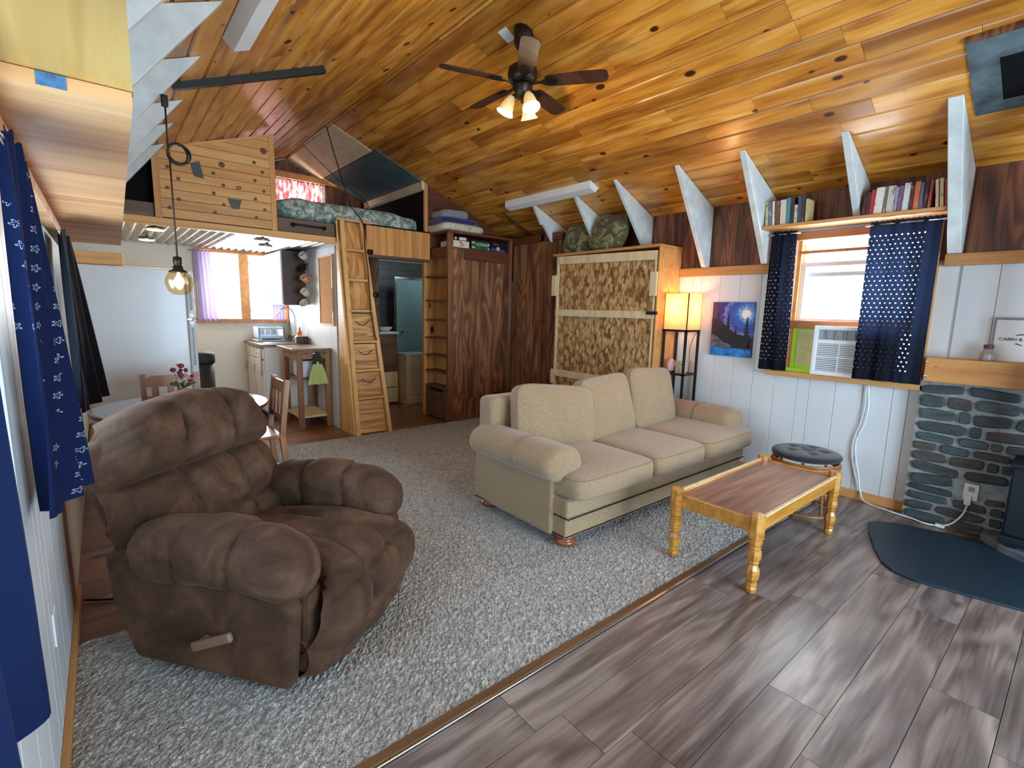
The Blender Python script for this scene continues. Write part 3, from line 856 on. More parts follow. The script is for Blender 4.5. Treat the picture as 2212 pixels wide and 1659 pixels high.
# curtains of the right window
def curtain(name, lab, mat, x, y0, y1, z0, z1, folds, amp, nu=60, nv=24, flare=0.0, shift=0.0, thick=0.0, rodx=None, splay=(0, 0), lean=(0, 0)):
    t = thing(name, lab, 'curtain', (x, (y0 + y1) / 2, z0))
    def fn(u, v):
        a = amp * (0.6 + 0.5 * (1 - v))
        k = math.sin(u * folds * 2 * PI + 0.7 * math.sin(v * 3) + shift) + 0.35 * math.sin(u * folds * 4.7 * PI + 1.3 + v)
        yy = y0 + (y1 - y0) * u + flare * (u - 0.5) * (1 - v) + (splay[0] * (1 - u) + splay[1] * u) * (1 - v)
        zz = z0 + (z1 - z0) * v
        if v == 1: zz += 0.006 * math.sin(u * folds * 9 * PI)
        return (x + a * k + (lean[0] * (1 - u) + lean[1] * u) * (1 - v), yy, zz)
    mb = MB().grid(fn, nu, nv)
    o = mb.build('cloth', mat, t, smooth=True)
    if thick:
        md = o.modifiers.new('t', 'SOLIDIFY'); md.thickness = thick
    rx = x if rodx is None else rodx
    MB().tube([(rx, y0 - 0.03, z1 - 0.025), (rx, y1 + 0.03, z1 - 0.025)], 0.006, 8).build('rod', M['chrome'], t, smooth=True)
    return t
curtain('eyelet_curtain', 'narrow dark navy curtain bunched on the left of the right window', M['navy_eyelet'], 4.655, 1.79, 2.0, 1.025, 2.245, 2.2, 0.022, flare=0.04)
curtain('eyelet_curtain', 'wide navy curtain with rows of small light holes covering the air conditioner side', M['navy_eyelet'], 4.59, 0.815, 1.245, 1.03, 2.235, 3.0, 0.012, flare=0.0)

# window air conditioner
ac = thing('air_conditioner', 'white window air conditioner on the sill behind the eyelet curtain', 'air conditioner', (4.74, 1.28, 1.021))
MB().box(4.70, 4.95, 0.99, 1.56, 1.022, 1.40).build('body', M['plastic_white'], ac, bevel=0.008)
ff = plate([0.98, 1.005, 1.545, 1.575], [1.022, 1.06, 1.405, 1.435], {(1, 1)}, (4.665, 0, 0), (0, 1, 0), (0, 0, 1), (1, 0, 0), 0.035).build('front_frame', M['plastic_white'], ac, bevel=0.004)
vg = MB()
for k in range(8): vg.box(4.672, 4.695, 1.02 + k * 0.064, 1.022 + k * 0.064 + 0.006, 1.325, 1.40)
vg.box(4.69, 4.699, 1.005, 1.545, 1.32, 1.405)
vg.build('louver', M['plastic_grey'], ac)['kind'] = 'stuff'
MB().box(4.668, 4.70, 1.005, 1.545, 1.29, 1.322).build('divider', M['plastic_white'], ac)
gr = MB(); gr.box(4.694, 4.699, 1.005, 1.545, 1.06, 1.29)
gr.build('intake', M['plastic_grey'], ac)
gs = MB()
for k in range(15): gs.box(4.672, 4.692, 1.005, 1.545, 1.065 + k * 0.0152, 1.0725 + k * 0.0152)
for yy in (1.2, 1.375): gs.box(4.670, 4.694, yy, yy + 0.008, 1.06, 1.29)
gs.box(4.668, 4.694, 1.005, 1.545, 1.17, 1.182)
gs.build('grille', M['plastic_white'], ac)['kind'] = 'stuff'
cord_pts = [(4.70, 1.06, 1.03), (4.735, 1.15, 1.015), (4.745, 1.155, 0.93), (4.75, 1.142, 0.80), (4.75, 1.155, 0.65), (4.75, 1.195, 0.50), (4.748, 1.185, 0.36), (4.745, 1.15, 0.22), (4.74, 1.12, 0.08), (4.71, 1.07, 0.014), (4.65, 0.90, 0.010), (4.62, 0.75, 0.010), (4.585, 0.66, 0.010), (4.62, 0.575, 0.014), (4.64, 0.52, 0.05), (4.655, 0.475, 0.13), (4.662, 0.462, 0.20)]
def smooth_path(pts, n=6):
    P = [Vector(p) for p in pts]; out = []
    for i in range(len(P) - 1):
        p0, p1, p2, p3 = P[max(i - 1, 0)], P[i], P[i + 1], P[min(i + 2, len(P) - 1)]
        for k in range(n):
            t = k / n
            out.append(0.5 * ((2 * p1) + (p2 - p0) * t + (2 * p0 - 5 * p1 + 4 * p2 - p3) * t * t + (3 * p1 - p0 - 3 * p2 + p3) * t ** 3))
    out.append(P[-1]); return out
cd = thing('power_cord', 'white air conditioner cord hanging down the wall to the outlet', 'cord', (4.74, 1.15, 0))
MB().tube(smooth_path(cord_pts), 0.006, 8).build('cable', M['plastic_white'], cd, smooth=True)
MB().tube(smooth_path([(4.735, 1.152, 1.012), (4.748, 1.175, 0.93), (4.75, 1.168, 0.8), (4.75, 1.18, 0.66), (4.75, 1.215, 0.5), (4.75, 1.21, 0.36), (4.75, 1.17, 0.2), (4.74, 1.125, 0.085)]), 0.004, 8).build('cable', M['plastic_white'], cd, smooth=True)
MB().box(4.59, 4.625, 0.555, 0.61, 0.004, 0.026).build('switch', M['plastic_white'], cd, bevel=0.005)
MB().box(4.652, 4.682, 0.445, 0.482, 0.20, 0.27).build('plug', M['plastic_white'], cd, bevel=0.005)
ou = thing('wall_outlet', 'white outlet box with plug on the stone fireplace', 'outlet', (4.685, 0.455, 0.28))
MB().box(4.672, 4.69, 0.415, 0.495, 0.235, 0.355).build('cover_plate', M['plastic_white'], ou, bevel=0.004)
MB().box(4.668, 4.673, 0.437, 0.470, 0.30, 0.335).build('socket', M['plastic_grey'], ou)

# painting
pt = thing('canvas_painting', 'small canvas painting of a full moon over dark pines and water', 'painting', (4.757, 2.33, 1.105))
def trap(name, mat, pts, x=4.7425, d=0.002):
    return MB().prism([(x, y, z) for y, z in pts], (d, 0, 0)).build(name, mat, pt)
MB().box(4.744, 4.768, 2.125, 2.54, 1.107, 1.635).build('canvas', M['painted_sky'], pt)
trap('moon', M['painted_moon'], [(2.20 + 0.042 * math.cos(a * PI / 12), 1.52 + 0.042 * math.sin(a * PI / 12)) for a in range(24)], 4.7432, 0.0008)
def pine(yc, z0, z1, w):
    L = [(yc, z1)]; Rr = []
    n = 9
    for k in range(1, n + 1):
        f = k / n; ww = w * (0.12 + 0.88 * f)
        z = z1 - (z1 - z0) * f
        L += [(yc + ww, z + 0.006), (yc + ww * 0.45, z + 0.002)]; Rr += [(yc - ww, z + 0.006), (yc - ww * 0.45, z + 0.002)]
    trap('painted_tree', M['painted_tree'], L + Rr[::-1], 4.7424, 0.0014)
pine(2.185, 1.20, 1.50, 0.045); pine(2.37, 1.20, 1.53, 0.05); pine(2.48, 1.20, 1.56, 0.05); pine(2.29, 1.20, 1.40, 0.035); pine(2.15, 1.20, 1.34, 0.022)
trap('forest', M['painted_tree'], [(2.54, 1.19), (2.125, 1.19), (2.125, 1.29), (2.2, 1.31), (2.28, 1.33), (2.36, 1.38), (2.45, 1.45), (2.54, 1.48)], 4.7428, 0.0012)
trap('rock', M['painted_rock'], [(2.54, 1.185), (2.32, 1.185), (2.33, 1.21), (2.36, 1.235), (2.40, 1.235), (2.43, 1.255), (2.48, 1.30), (2.54, 1.325)], 4.7418, 0.0012)
trap('water', M['painted_water'], [(2.54, 1.108), (2.126, 1.108), (2.126, 1.178), (2.30, 1.190), (2.54, 1.183)], 4.7418, 0.0012)

# floor lamp with shelves
lx0, lx1, ly0, ly1 = 4.475, 4.735, 2.655, 2.925
lp = thing('shelf_floor_lamp', 'black framed floor lamp with a glowing square paper shade beside the wall bed', 'lamp', (4.605, 2.79, 0))
for a in (lx0, lx1 - 0.022):
    for b in (ly0, ly1 - 0.022): MB().box(a, a + 0.022, b, b + 0.022, 0, 1.352).build('post', M['black'], lp)
for z, mt in ((0.10, 'black'), (0.49, 'black'), (0.885, 'black')):
    MB().box(lx0, lx1, ly0, ly1, z, z + 0.018).build('shelf', M[mt], lp)
MB().box(lx0, lx1, ly0, ly0 + 0.022, 1.33, 1.352).build('rail', M['black'], lp); MB().box(lx0, lx1, ly1 - 0.022, ly1, 1.33, 1.352).build('rail', M['black'], lp)
MB().box(lx0, lx0 + 0.022, ly0, ly1, 1.33, 1.352).build('rail', M['black'], lp)
def sqshade(u, v):
    P = [(lx0, ly0), (lx1, ly0), (lx1, ly1), (lx0, ly1)]
    k = int(u * 4) % 4; f = u * 4 - int(u * 4)
    a, b = P[k], P[(k + 1) % 4]
    return (a[0] + (b[0] - a[0]) * f, a[1] + (b[1] - a[1]) * f, 1.353 + 0.36 * v)
MB().grid(sqshade, 16, 4, wrapu=True).build('paper_shade', M['lamp_shade'], lp)
for a in (lx0, lx1 - 0.008):
    for b in (ly0, ly1 - 0.008): MB().box(a, a + 0.008, b, b + 0.008, 1.353, 1.715).build('shade_rib', M['trim_wood'], lp)
MB().blob((4.605, 2.79, 1.50), (0.03, 0.03, 0.05), (1, 1), nu=12, nv=8).build('bulb', M['cfl'], lp, smooth=True)
MB().tube(smooth_path([(4.72, 2.68, 1.33), (4.69, 2.70, 1.27), (4.67, 2.72, 1.15), (4.68, 2.72, 1.0), (4.68, 2.72, 0.91)]), 0.003, 6).build('lamp_cord', M['black'], lp)
l = bpy.data.lights.new('lamp_glow', 'POINT'); l.energy = 6; l.color = (1.0, 0.60, 0.26); l.shadow_soft_size = 0.05
o = bpy.data.objects.new('lamp_glow', l); o.location = (4.605, 2.79, 1.58); COL.objects.link(o)
cr = MB().lathe([(0.001, 0), (0.05, 0.02), (0.06, 0.07), (0.035, 0.12), (0.001, 0.145)], (4.57, 2.86, 0.9035), 6).build('crystal', M['petal_pink'])
tag(cr, 'pale pink faceted crystal on the lamp shelf', 'ornament')
tag(MB().box(4.52, 4.60, 2.70, 2.78, 0.9035, 1.03).build('ornament_box', M['blanket_print'], bevel=0.004), 'small patterned box on the lamp shelf', 'box')

# wall bed with chipboard front
bd = thing('wall_bed', 'folded up wall bed with a chipboard front and pale wooden rails', 'bed', (4.58, 3.69, 0))
MB().box(4.402, 4.418, 2.995, 4.415, 0.04, 2.10).build('front_panel', M['osb'], bd)
def rail(y0, y1, z0, z1, x0=4.372, x1=4.402, dz=0.0, name='rail', mat='bleached'):
    MB().prism([(x0, y0, z0), (x0, y1, z0 + dz), (x0, y1, z1 + dz), (x0, y0, z1)], (x1 - x0, 0, 0)).build(name, M[mat], bd, bevel=0.003, seg=1)
rail(2.985, 4.42, 2.05, 2.145, dz=0.03)
rail(2.975, 4.42, 1.452, 1.532, dz=0.0)
rail(2.985, 4.42, 0.70, 0.785)
rail(4.392, 4.422, 0.03, 2.08, 4.378, 4.402, name='stile'); rail(2.985, 3.01, 0.03, 2.05, 4.378, 4.402, name='stile')
rail(4.422, 4.50, 1.70, 1.95, name='block'); rail(2.955, 3.035, 1.685, 1.93, 4.345, 4.372, name='block')
rail(4.422, 4.47, 0.60, 0.78, name='block')
MB().box(4.40, XR - 0.006, 2.945, 2.98, 0, 2.175).build('side_panel', M['trim_wood'], bd, bevel=0.003)
MB().box(4.372, 4.40, 2.945, 2.965, 0, 2.175).build('front_stile', M['pine_v'], bd, bevel=0.003)
MB().box(4.40, XR - 0.006, 4.42, 4.45, 0, 2.175).build('side_panel', M['wardrobe_trim'], bd)
MB().box(4.35, XR - 0.006, 2.94, 4.47, 2.176, 2.204).build('top_board', M['trim_wood'], bd, bevel=0.003)
MB().box(4.345, 4.372, 2.93, 3.06, 1.495, 1.53).build('latch', M['black'], bd, bevel=0.004)
def pillow(c, sz, Mr, lab):
    o = MB().blob(c, sz, (0.45, 0.42), Mr, 40, 20, lambda p: Vector((p.x * (1 - 0.6 * (abs(p.y / sz[1]) ** 3 * 0.5 + abs(p.z / sz[2]) ** 3 * 0.5)), p.y, p.z + 0.012 * math.sin(p.y * 22)))).build('pillow', M['camo'], smooth=True)
    return tag(o, lab, 'pillow', 'olive pillows on top of the wall bed')
pillow((4.56, 4.235, 2.385), (0.10, 0.215, 0.185), Matrix.Rotation(0.25, 3, 'Y'), 'olive patterned pillow standing left of the middle bracket')
pillow((4.50, 3.72, 2.40), (0.10, 0.235, 0.20), Matrix.Rotation(0.3, 3, 'Y') @ Matrix.Rotation(0.08, 3, 'X'), 'olive patterned pillow standing right of the middle bracket')

# ---------------------------------------------------------------- stone fireplace
fp = thing('stone_fireplace', 'grey stacked stone fireplace with a wooden mantel', 'fireplace', (4.72, 0.2, 0))
MB().box(4.69, XR - 0.004, -1.2, 0.825, 0, 1.06).build('mortar_bed', M['mortar'], fp)
rs = random.Random(21)
def stone_piece(y0, y1, z0, z1):
    n = 9; pts = []
    cy, cz, hy, hz = (y0 + y1) / 2, (z0 + z1) / 2, (y1 - y0) / 2, (z1 - z0) / 2
    rot = rs.uniform(-0.09, 0.09)
    for k in range(n):
        a = 2 * PI * k / n + rs.uniform(-.12, .12)
        ca, sa = math.cos(a), math.sin(a)
        p = 0.42
        yy = hy * math.copysign(abs(ca) ** p, ca) * rs.uniform(.88, 1.0); zz = hz * math.copysign(abs(sa) ** p, sa) * rs.uniform(.78, 1.0)
        pts.append((cy + yy, cz + zz + rot * yy))
    x0 = 4.69; d = rs.uniform(.012, .03)
    vs = [(x0, y, z) for y, z in pts] + [(x0 - d * .75, y, z) for y, z in pts] + [(x0 - d, cy + (y - cy) * .88, cz + (z - cz) * .8) for y, z in pts]
    fs = [tuple(range(2 * n, 3 * n))[::-1]]
    for r_ in (0, 1):
        for k in range(n): fs.append((r_ * n + k, (r_ + 1) * n + k, (r_ + 1) * n + (k + 1) % n, r_ * n + (k + 1) % n))
    mb = MB(); mb.add(vs, fs); mb.build('stone', M['stone'], fp, weld=True)
z = 0.005
row = 0
while z < 1.03:
    h = rs.uniform(0.058, 0.105)
    if z + h > 1.045: h = 1.045 - z
    if h < 0.025: break
    y = 0.82
    while y > -0.55:
        w = rs.uniform(0.13, 0.32)
        if rs.random() < 0.12: w = 0.07
        y2 = max(y - w, -0.6)
        if z < 0.60 and y2 < 0.27:
            if y - 0.27 > 0.05: stone_piece(0.275, y - 0.008, z + 0.006, z + h - 0.006)
            break
        if not (0.40 < (y + y2) / 2 < 0.51 and 0.22 < z + h / 2 < 0.36):
            stone_piece(y2 + 0.004, y - 0.004, z + 0.003, z + h - 0.003)
        y = y2
    z += h
MB().box(4.60, XR - 0.004, -1.2, 0.80, 1.062, 1.235).build('mantel', M['pine_y'], fp, bevel=0.006)
for zz in (1.10, 1.205): MB().lathe([(0.012, 0), (0.012, 0.004), (0.001, 0.006)], (4.599, 0.785, zz), 8, Matrix.Rotation(-PI / 2, 3, 'Y')).build('screw', M['chrome'], fp)
MB().prism([(4.28, -1.2, 0), (4.69, -1.2, 0), (4.69, 0.36, 0), (4.55, 0.36, 0), (4.42, 0.26, 0), (4.32, 0.12, 0), (4.28, -0.05, 0)], (0, 0, 0.06)).build('hearth_slab', M['hearth_stone'], fp, bevel=0.012)
# stove
sv = thing('wood_stove', 'black iron wood stove on the hearth at the right edge', 'stove', (4.52, -0.15, 0.06))
MB().box(4.38, 4.685, -0.62, 0.255, 0.14, 0.60).build('firebox', M['stove_iron'], sv, bevel=0.012)
MB().box(4.33, 4.685, -0.66, 0.265, 0.60, 0.625).build('top_plate', M['stove_iron'], sv, bevel=0.006)
MB().box(4.34, 4.685, -0.64, 0.262, 0.10, 0.145).build('ash_lip', M['stove_iron'], sv, bevel=0.006)
MB().box(4.355, 4.385, -0.50, 0.12, 0.20, 0.55).build('stove_door', M['stove_iron'], sv, bevel=0.01)
MB().box(4.350, 4.356, -0.40, 0.02, 0.27, 0.48).build('door_glass', M['glass_dark'], sv)
for yy in (-0.58, 0.18):
    for xx in (4.40, 4.62): MB().box(xx, xx + 0.04, yy, yy + 0.04, 0.06, 0.105).build('leg', M['stove_iron'], sv)
MB().lathe([(0.085, 0.626), (0.085, 2.45), (0.085, zceil(4.25) + 0.02)], (4.25 + 0.27, -0.02, 0), 20).build('flue_collar', M['stove_iron'], sv, smooth=False) if False else None
pipe = thing('stove_pipe', 'black stove pipe passing up through the metal ceiling plate', 'pipe', (4.44, 0.10, 0.626))
MB().tube([(4.44, 0.10, 0.626), (4.44, 0.10, 1.9), (4.40, 0.12, 2.1), (4.18, 0.22, 2.42), (4.12, 0.25, 2.6), (4.12, 0.25, 2.90)], 0.09, 20).build('pipe_run', M['black'], pipe, smooth=True)
cpz = lambda x: zceil(x) - 0.004
hp = thing('ceiling_heat_plate', 'grey sheet metal plate around the stove pipe on the ceiling', 'metal plate', (4.0, 0.2, zceil(4.0)))
def ceil_sheet(name, x0, x1, y0, y1, th, mat, parent, lower=0.0):
    pts = [(x0, y0, zceil(x0) - lower), (x1, y0, zceil(x1) - lower), (x1, y1, zceil(x1) - lower), (x0, y1, zceil(x0) - lower)]
    return MB().prism(pts, (0, 0, -th)).build(name, mat, parent)
ceil_sheet('sheet', 3.70, 4.26, 0.55, 0.675, 0.010, M['slate'], hp)
ceil_sheet('sheet', 3.70, 3.86, -0.3, 0.55, 0.010, M['slate'], hp)
ceil_sheet('sheet', 4.18, 4.26, -0.3, 0.55, 0.010, M['slate'], hp)
ceil_sheet('thimble_shade_sheet', 3.86, 4.18, -0.3, 0.55, 0.004, M['shade_and_trim_black'], hp)  # flat black sheet, darkness of the pipe opening put into its colour
ceil_sheet('edge_strip', 3.675, 3.70, -0.3, 0.675, 0.02, M['dark_ply'], hp)
# mat
tag(MB().prism([(x, y, 0.0005) for x, y in [(4.25, 0.93), (4.05, 0.875), (3.78, 0.775), (3.62, 0.70), (3.53, 0.62), (3.505, 0.5), (3.60, 0.05), (3.72, -0.6), (4.27, -0.6), (4.27, -0.04), (4.31, 0.13), (4.41, 0.27), (4.54, 0.37), (4.40, 0.80), (4.33, 0.90)]], (0, 0, 0.014)).build('hearth_mat', M['hearth_mat'], bevel=0.004), 'dark teal fireproof mat on the floor before the fireplace', 'mat')
# mantel things
jr = thing('candle_jar', 'small squat glass jar with a mauve lid on the mantel', 'jar', (4.665, 0.487, 1.2355))
MB().lathe([(0.036, 0), (0.040, 0.012), (0.038, 0.05), (0.026, 0.078), (0.024, 0.085)], (4.665, 0.487, 1.2355), 20).build('glass', M['jar'], jr, smooth=True)
MB().lathe([(0.027, 0.0855), (0.027, 0.108), (0.025, 0.111)], (4.665, 0.487, 1.2355), 20).build('lid', M['mauve'], jr)
sg = thing('framed_sign', 'pale framed sign with dark lettering leaning on the mantel', 'sign', (4.745, 0.26, 1.2355))
MB().box(4.742, 4.752, 0.035, 0.475, 1.2365, 1.518).build('board', M['white_paint'], sg)
for y0, y1, z0, z1 in ((0.02, 0.488, 1.5175, 1.532), (0.475, 0.488, 1.2365, 1.5175), (0.022, 0.035, 1.2365, 1.5175)):
    MB().box(4.736, 4.756, y0, y1, z0, z1).build('frame', M['grey_cloth'], sg)
tm = plain('sign_ink', (70, 66, 70), 0.6)
lettering('lettering', 'CABIN &', tm, sg, (4.7405, 0.452, 1.378), (0, -1, 0), (0, 0, 1), 0.021)
MB().prism([(4.739, 0.372, 1.412), (4.739, 0.335, 1.418), (4.739, 0.335, 1.426), (4.739, 0.372, 1.418)], (0.002, 0, 0)).build('flourish', tm, sg)
MB().prism([(4.739, 0.370, 1.356), (4.739, 0.335, 1.345), (4.739, 0.335, 1.350), (4.739, 0.365, 1.363)], (0.002, 0, 0)).build('flourish', tm, sg)

# ---------------------------------------------------------------- ceiling lights
def wedge_light(x, y0, y1, lab, w=0.15, h=0.07):
    t = thing('strip_light', lab, 'light fixture', (x, (y0 + y1) / 2, zceil(x)))
    s = -1 if x > XRIDGE else 1
    n = Vector((s * SL, 0, -1)).normalized() if False else Vector((-math.sin(ang) * (1 if x > XRIDGE else -1), 0, -math.cos(ang)))
    u = Vector((math.cos(ang), 0, -math.sin(ang) * (1 if x > XRIDGE else -1)))
    o = Vector((x, y0, zceil(x)))
    sec = [o - u * w / 2, o + u * w / 2, o + u * w * 0.30 + n * h, o - u * w * 0.30 + n * h]
    MB().prism(sec, (0, y1 - y0, 0)).build('housing', M['white_paint'], t, bevel=0.003)
    for yy in (y0 - 0.006, y1): MB().prism([p + Vector((0, yy - y0, 0)) for p in sec], (0, 0.006, 0)).build('end_cap', M['plastic_white'], t)
    return t
wedge_light(4.09, 3.62, 5.02, 'long white strip light on the ceiling above the olive pillows')
wedge_light(0.70, 1.95, 3.33, 'long white strip light on the ceiling at the upper left')

# ceiling fan
FX, FY, BZ = 2.50, 2.95, 3.15
fan = thing('ceiling_fan', 'dark bronze ceiling fan with five wooden blades and three lit glass shades', 'fan', (FX, FY, zceil(FX)))
MB().lathe([(0.045, 3.38), (0.055, 3.39), (0.068, 3.42), (0.072, 3.46), (0.075, zceil(FX) + 0.03)], (FX, FY, 0), 24).build('canopy', M['bronze'], fan, smooth=True)
MB().lathe([(0.014, 3.24), (0.014, 3.40)], (FX, FY, 0), 12).build('downrod', M['iron'], fan, smooth=True)
MB().lathe([(0.03, 3.275), (0.07, 3.27), (0.105, 3.245), (0.112, 3.21), (0.105, 3.175), (0.085, 3.15), (0.07, 3.145)], (FX, FY, 0), 28).build('motor_housing', M['bronze'], fan, smooth=True)
MB().lathe([(0.07, 3.145), (0.075, 3.12), (0.06, 3.095), (0.055, 3.06), (0.03, 3.045), (0.012, 3.03), (0.008, 3.015)], (FX, FY, 0), 24).build('switch_housing', M['bronze'], fan, smooth=True)
for k in range(5):
    a = math.radians(18 + 72 * k)
    Mz = Matrix.Translation((FX, FY, BZ)) @ Matrix.Rotation(a, 4, 'Z') @ Matrix.Rotation(math.radians(-12), 4, 'X')
    out = [(0.17, -0.045), (0.20, -0.056), (0.42, -0.066), (0.58, -0.064), (0.61, -0.05), (0.622, 0.0), (0.61, 0.05), (0.58, 0.064), (0.42, 0.066), (0.20, 0.056), (0.17, 0.045)]
    mb = MB().prism([(x, y, 0) for x, y in out], (0, 0, 0.007)); mb.v = [tuple(Mz @ Vector(p)) for p in mb.v]
    bl = mb.build('blade', M['fan_blade'], fan, bevel=0.002)
    mb = MB().prism([(x, y, -0.008) for x, y in [(0.075, -0.016), (0.14, -0.014), (0.17, -0.03), (0.21, -0.038), (0.245, -0.028), (0.262, 0), (0.245, 0.028), (0.21, 0.038), (0.17, 0.03), (0.14, 0.014), (0.075, 0.016)]], (0, 0, 0.007)); mb.v = [tuple(Mz @ Vector(p)) for p in mb.v]
    mb.build('blade_iron', M['bronze'], bl, bevel=0.002)
for k, a in enumerate((140, 262, 22)):
    a = math.radians(a); dr = Vector((math.cos(a), math.sin(a), 0))
    p0 = Vector((FX, FY, 3.075)); p1 = p0 + dr * 0.075 + Vector((0, 0, -0.015))
    MB().tube([p0 + dr * 0.03, p1], 0.012, 8).build('light_arm', M['bronze'], fan, smooth=True)
    axis = (dr * 0.45 + Vector((0, 0, -1))).normalized()
    Mr = axis.to_track_quat('Z', 'Y').to_matrix()
    sh = MB().lathe([(0.022, 0.0), (0.026, 0.01), (0.038, 0.035), (0.046, 0.07), (0.052, 0.10), (0.066, 0.125), (0.064, 0.1255), (0.050, 0.10), (0.044, 0.07), (0.035, 0.035), (0.02, 0.012)], p1, 20, Mr).build('glass_shade', M['frosted'], fan, smooth=True)
    hel = []
    for q in range(40):
        w = q / 39 * 3.2 * 2 * PI
        hel.append(p1 + Mr @ Vector((0.017 * math.cos(w), 0.017 * math.sin(w), 0.05 + 0.065 * q / 39)))
    MB().tube(hel, 0.0055, 6).build('spiral_bulb', M['cfl'], sh, smooth=True)
    l = bpy.data.lights.new('fan_bulb_glow', 'POINT'); l.energy = 5.5; l.color = (1.0, 0.78, 0.48); l.shadow_soft_size = 0.03
    o = bpy.data.objects.new('fan_bulb_glow', l); o.location = p1 + axis * 0.16; COL.objects.link(o)
MB().tube([(FX + 0.02, FY - 0.02, 3.03), (FX + 0.02, FY - 0.02, 2.93)], 0.0025, 6).build('pull_chain', M['bronze'], fan)
MB().lathe([(0.002, 0), (0.007, 0.006), (0.006, 0.03), (0.002, 0.034)], (FX + 0.02, FY - 0.02, 2.90), 8).build('pull_knob', M['pine'], fan)
nx_ = Vector((math.sin(ang), 0, math.cos(ang)))
tq = thing('paper_tag', 'small white paper tag on the ceiling beside the fan mount', 'tag', (2.46, 3.10, zceil(2.46)))
MB().prism([(2.40, 3.04, zceil(2.40) - 0.002), (2.50, 3.04, zceil(2.50) - 0.002), (2.50, 3.13, zceil(2.50) - 0.002), (2.40, 3.13, zceil(2.40) - 0.002)], (0, 0, -0.004)).build('card', M['plastic_white'], tq)

# ================================================================ LEFT SIDE
for y, lab in ((1.55, 'white bracket hidden behind the yellow overhead plank'), (2.22, 'large white bracket at the upper left, nearest the camera'), (2.91, 'white bracket reaching the end of the left strip light'),
               (3.60, 'white bracket holding the hanging lamp cord'), (4.41, 'fourth white bracket on the left, behind the lamp cord'), (5.01, 'white bracket next to the coil of lamp cord'), (5.68, 'last white bracket on the left, beside the loft')):
    if y > 2: gusset(y, 0.56, 0.045, 2.0, -0.17, lab, side=-1)
# overhead planks along the left wall
pl = thing('overhead_plank', 'long orange plywood plank lying on the left wall ledge', 'plank', (-0.05, 3.4, 1.967))
MB().prism([(XL + 0.004, 1.56, 1.966), (0.095, 1.56, 1.966), (0.112, 2.5, 1.966), (0.165, 5.35, 1.966), (XL + 0.004, 5.35, 1.966)], (0, 0, 0.03)).build('sheet', M['plank_shelf'], pl)
MB().box(-0.072, -0.022, 1.5575, 1.56, 1.967, 1.995).build('blue_stain', plain('blue_stain', (62, 104, 140), 0.7, var=0.2, vsc=60), pl)
tag(MB().prism([(XL + 0.004, -1.6, 1.998), (0.0, -1.6, 1.998), (0.070, 1.1, 1.998), (0.100, 1.60, 1.998), (XL + 0.004, 1.60, 1.998)], (0, 0, 0.03)).build('overhead_plank', M['plank_yellow']), 'yellow plank overlapping the orange one at the upper left corner', 'plank')
tag(MB().box(-0.15, 0.19, 5.98, 6.5, 1.836, 1.95).build('storage_box', M['pine'], bevel=0.004), 'flat pale wooden box on top of the fridge', 'box')
# curtains on the left wall
curtain('print_curtain', 'blue curtain with small white flowers hanging near the recliner', M['navy_print'], -0.150, 1.70, 2.02, 0.885, 1.90, 2.2, 0.028, nu=70, splay=(0.14, 0.12), lean=(-0.02, 0.05))
curtain('print_curtain', 'dark blue curtain at the lower left edge nearest the camera', M['navy_print'], -0.145, 0.35, 1.05, 0.885, 1.90, 2.6, 0.030, nu=70)
curtain('plain_curtain', 'almost black curtain in front of the white fridge', M['navy_black'], -0.140, 3.60, 4.50, 0.885, 1.885, 2.2, 0.030, nu=70, splay=(-0.05, -0.35), lean=(0.0, 0.10))
# pendant lamp
PXp, PYp = 0.37, 3.575
pd = thing('pendant_lamp', 'hanging globe lamp with a glowing amber bulb on a coiled brown cord', 'lamp', (PXp, PYp, 1.55))
MB().tube([(PXp, PYp, 1.77), (PXp, PYp, 2.05), (PXp, PYp, 2.36)], 0.0045, 8).build('cord', plain('cord_brown', (52, 26, 20), 0.6), pd, smooth=True)
MB().tube([(PXp - 0.005, PYp, 2.36), (PXp - 0.003, PYp, 2.62)], 0.0045, 8).build('cord', M['black'], pd, smooth=True)
coil = []
for k in range(97):
    a = k / 96 * 4 * 2 * PI
    coil.append((PXp + 0.045 + 0.052 * math.cos(a + 2.2) * (1 + 0.14 * math.sin(k * .13)), PYp - 0.012 + 0.0004 * k, 2.36 + 0.056 * math.sin(a + 2.2) * (1 + 0.10 * math.sin(k * .13 + 1))))
MB().tube(coil, 0.005, 6).build('cord_coil', M['black'], pd, smooth=True)
MB().box(PXp - 0.022, PXp + 0.012, PYp - 0.02, PYp + 0.004, 2.60, 2.665).build('plug', M['black'], pd, bevel=0.006)
MB().lathe([(0.008, 1.775), (0.022, 1.77), (0.024, 1.735), (0.021, 1.73), (0.021, 1.72), (0.026, 1.715), (0.026, 1.70), (0.048, 1.688), (0.05, 1.682)], (PXp, PYp, 0), 20).build('socket', M['bronze'], pd, smooth=True)
MB().lathe([(0.045, 1.684), (0.062, 1.665), (0.073, 1.635), (0.072, 1.61), (0.06, 1.575), (0.035, 1.553), (0.005, 1.548)], (PXp, PYp, 0), 24).build('globe', M['bulb_glass'], pd, smooth=True)
MB().lathe([(0.006, 1.682), (0.012, 1.66), (0.024, 1.635), (0.025, 1.615), (0.015, 1.59), (0.003, 1.58)], (PXp, PYp, 0), 16).build('bulb', M['filament'], pd, smooth=True)
l = bpy.data.lights.new('pendant_glow', 'POINT'); l.energy = 5; l.color = (1.0, 0.66, 0.32); l.shadow_soft_size = 0.03
o = bpy.data.objects.new('pendant_glow', l); o.location = (PXp, PYp, 1.62); COL.objects.link(o)
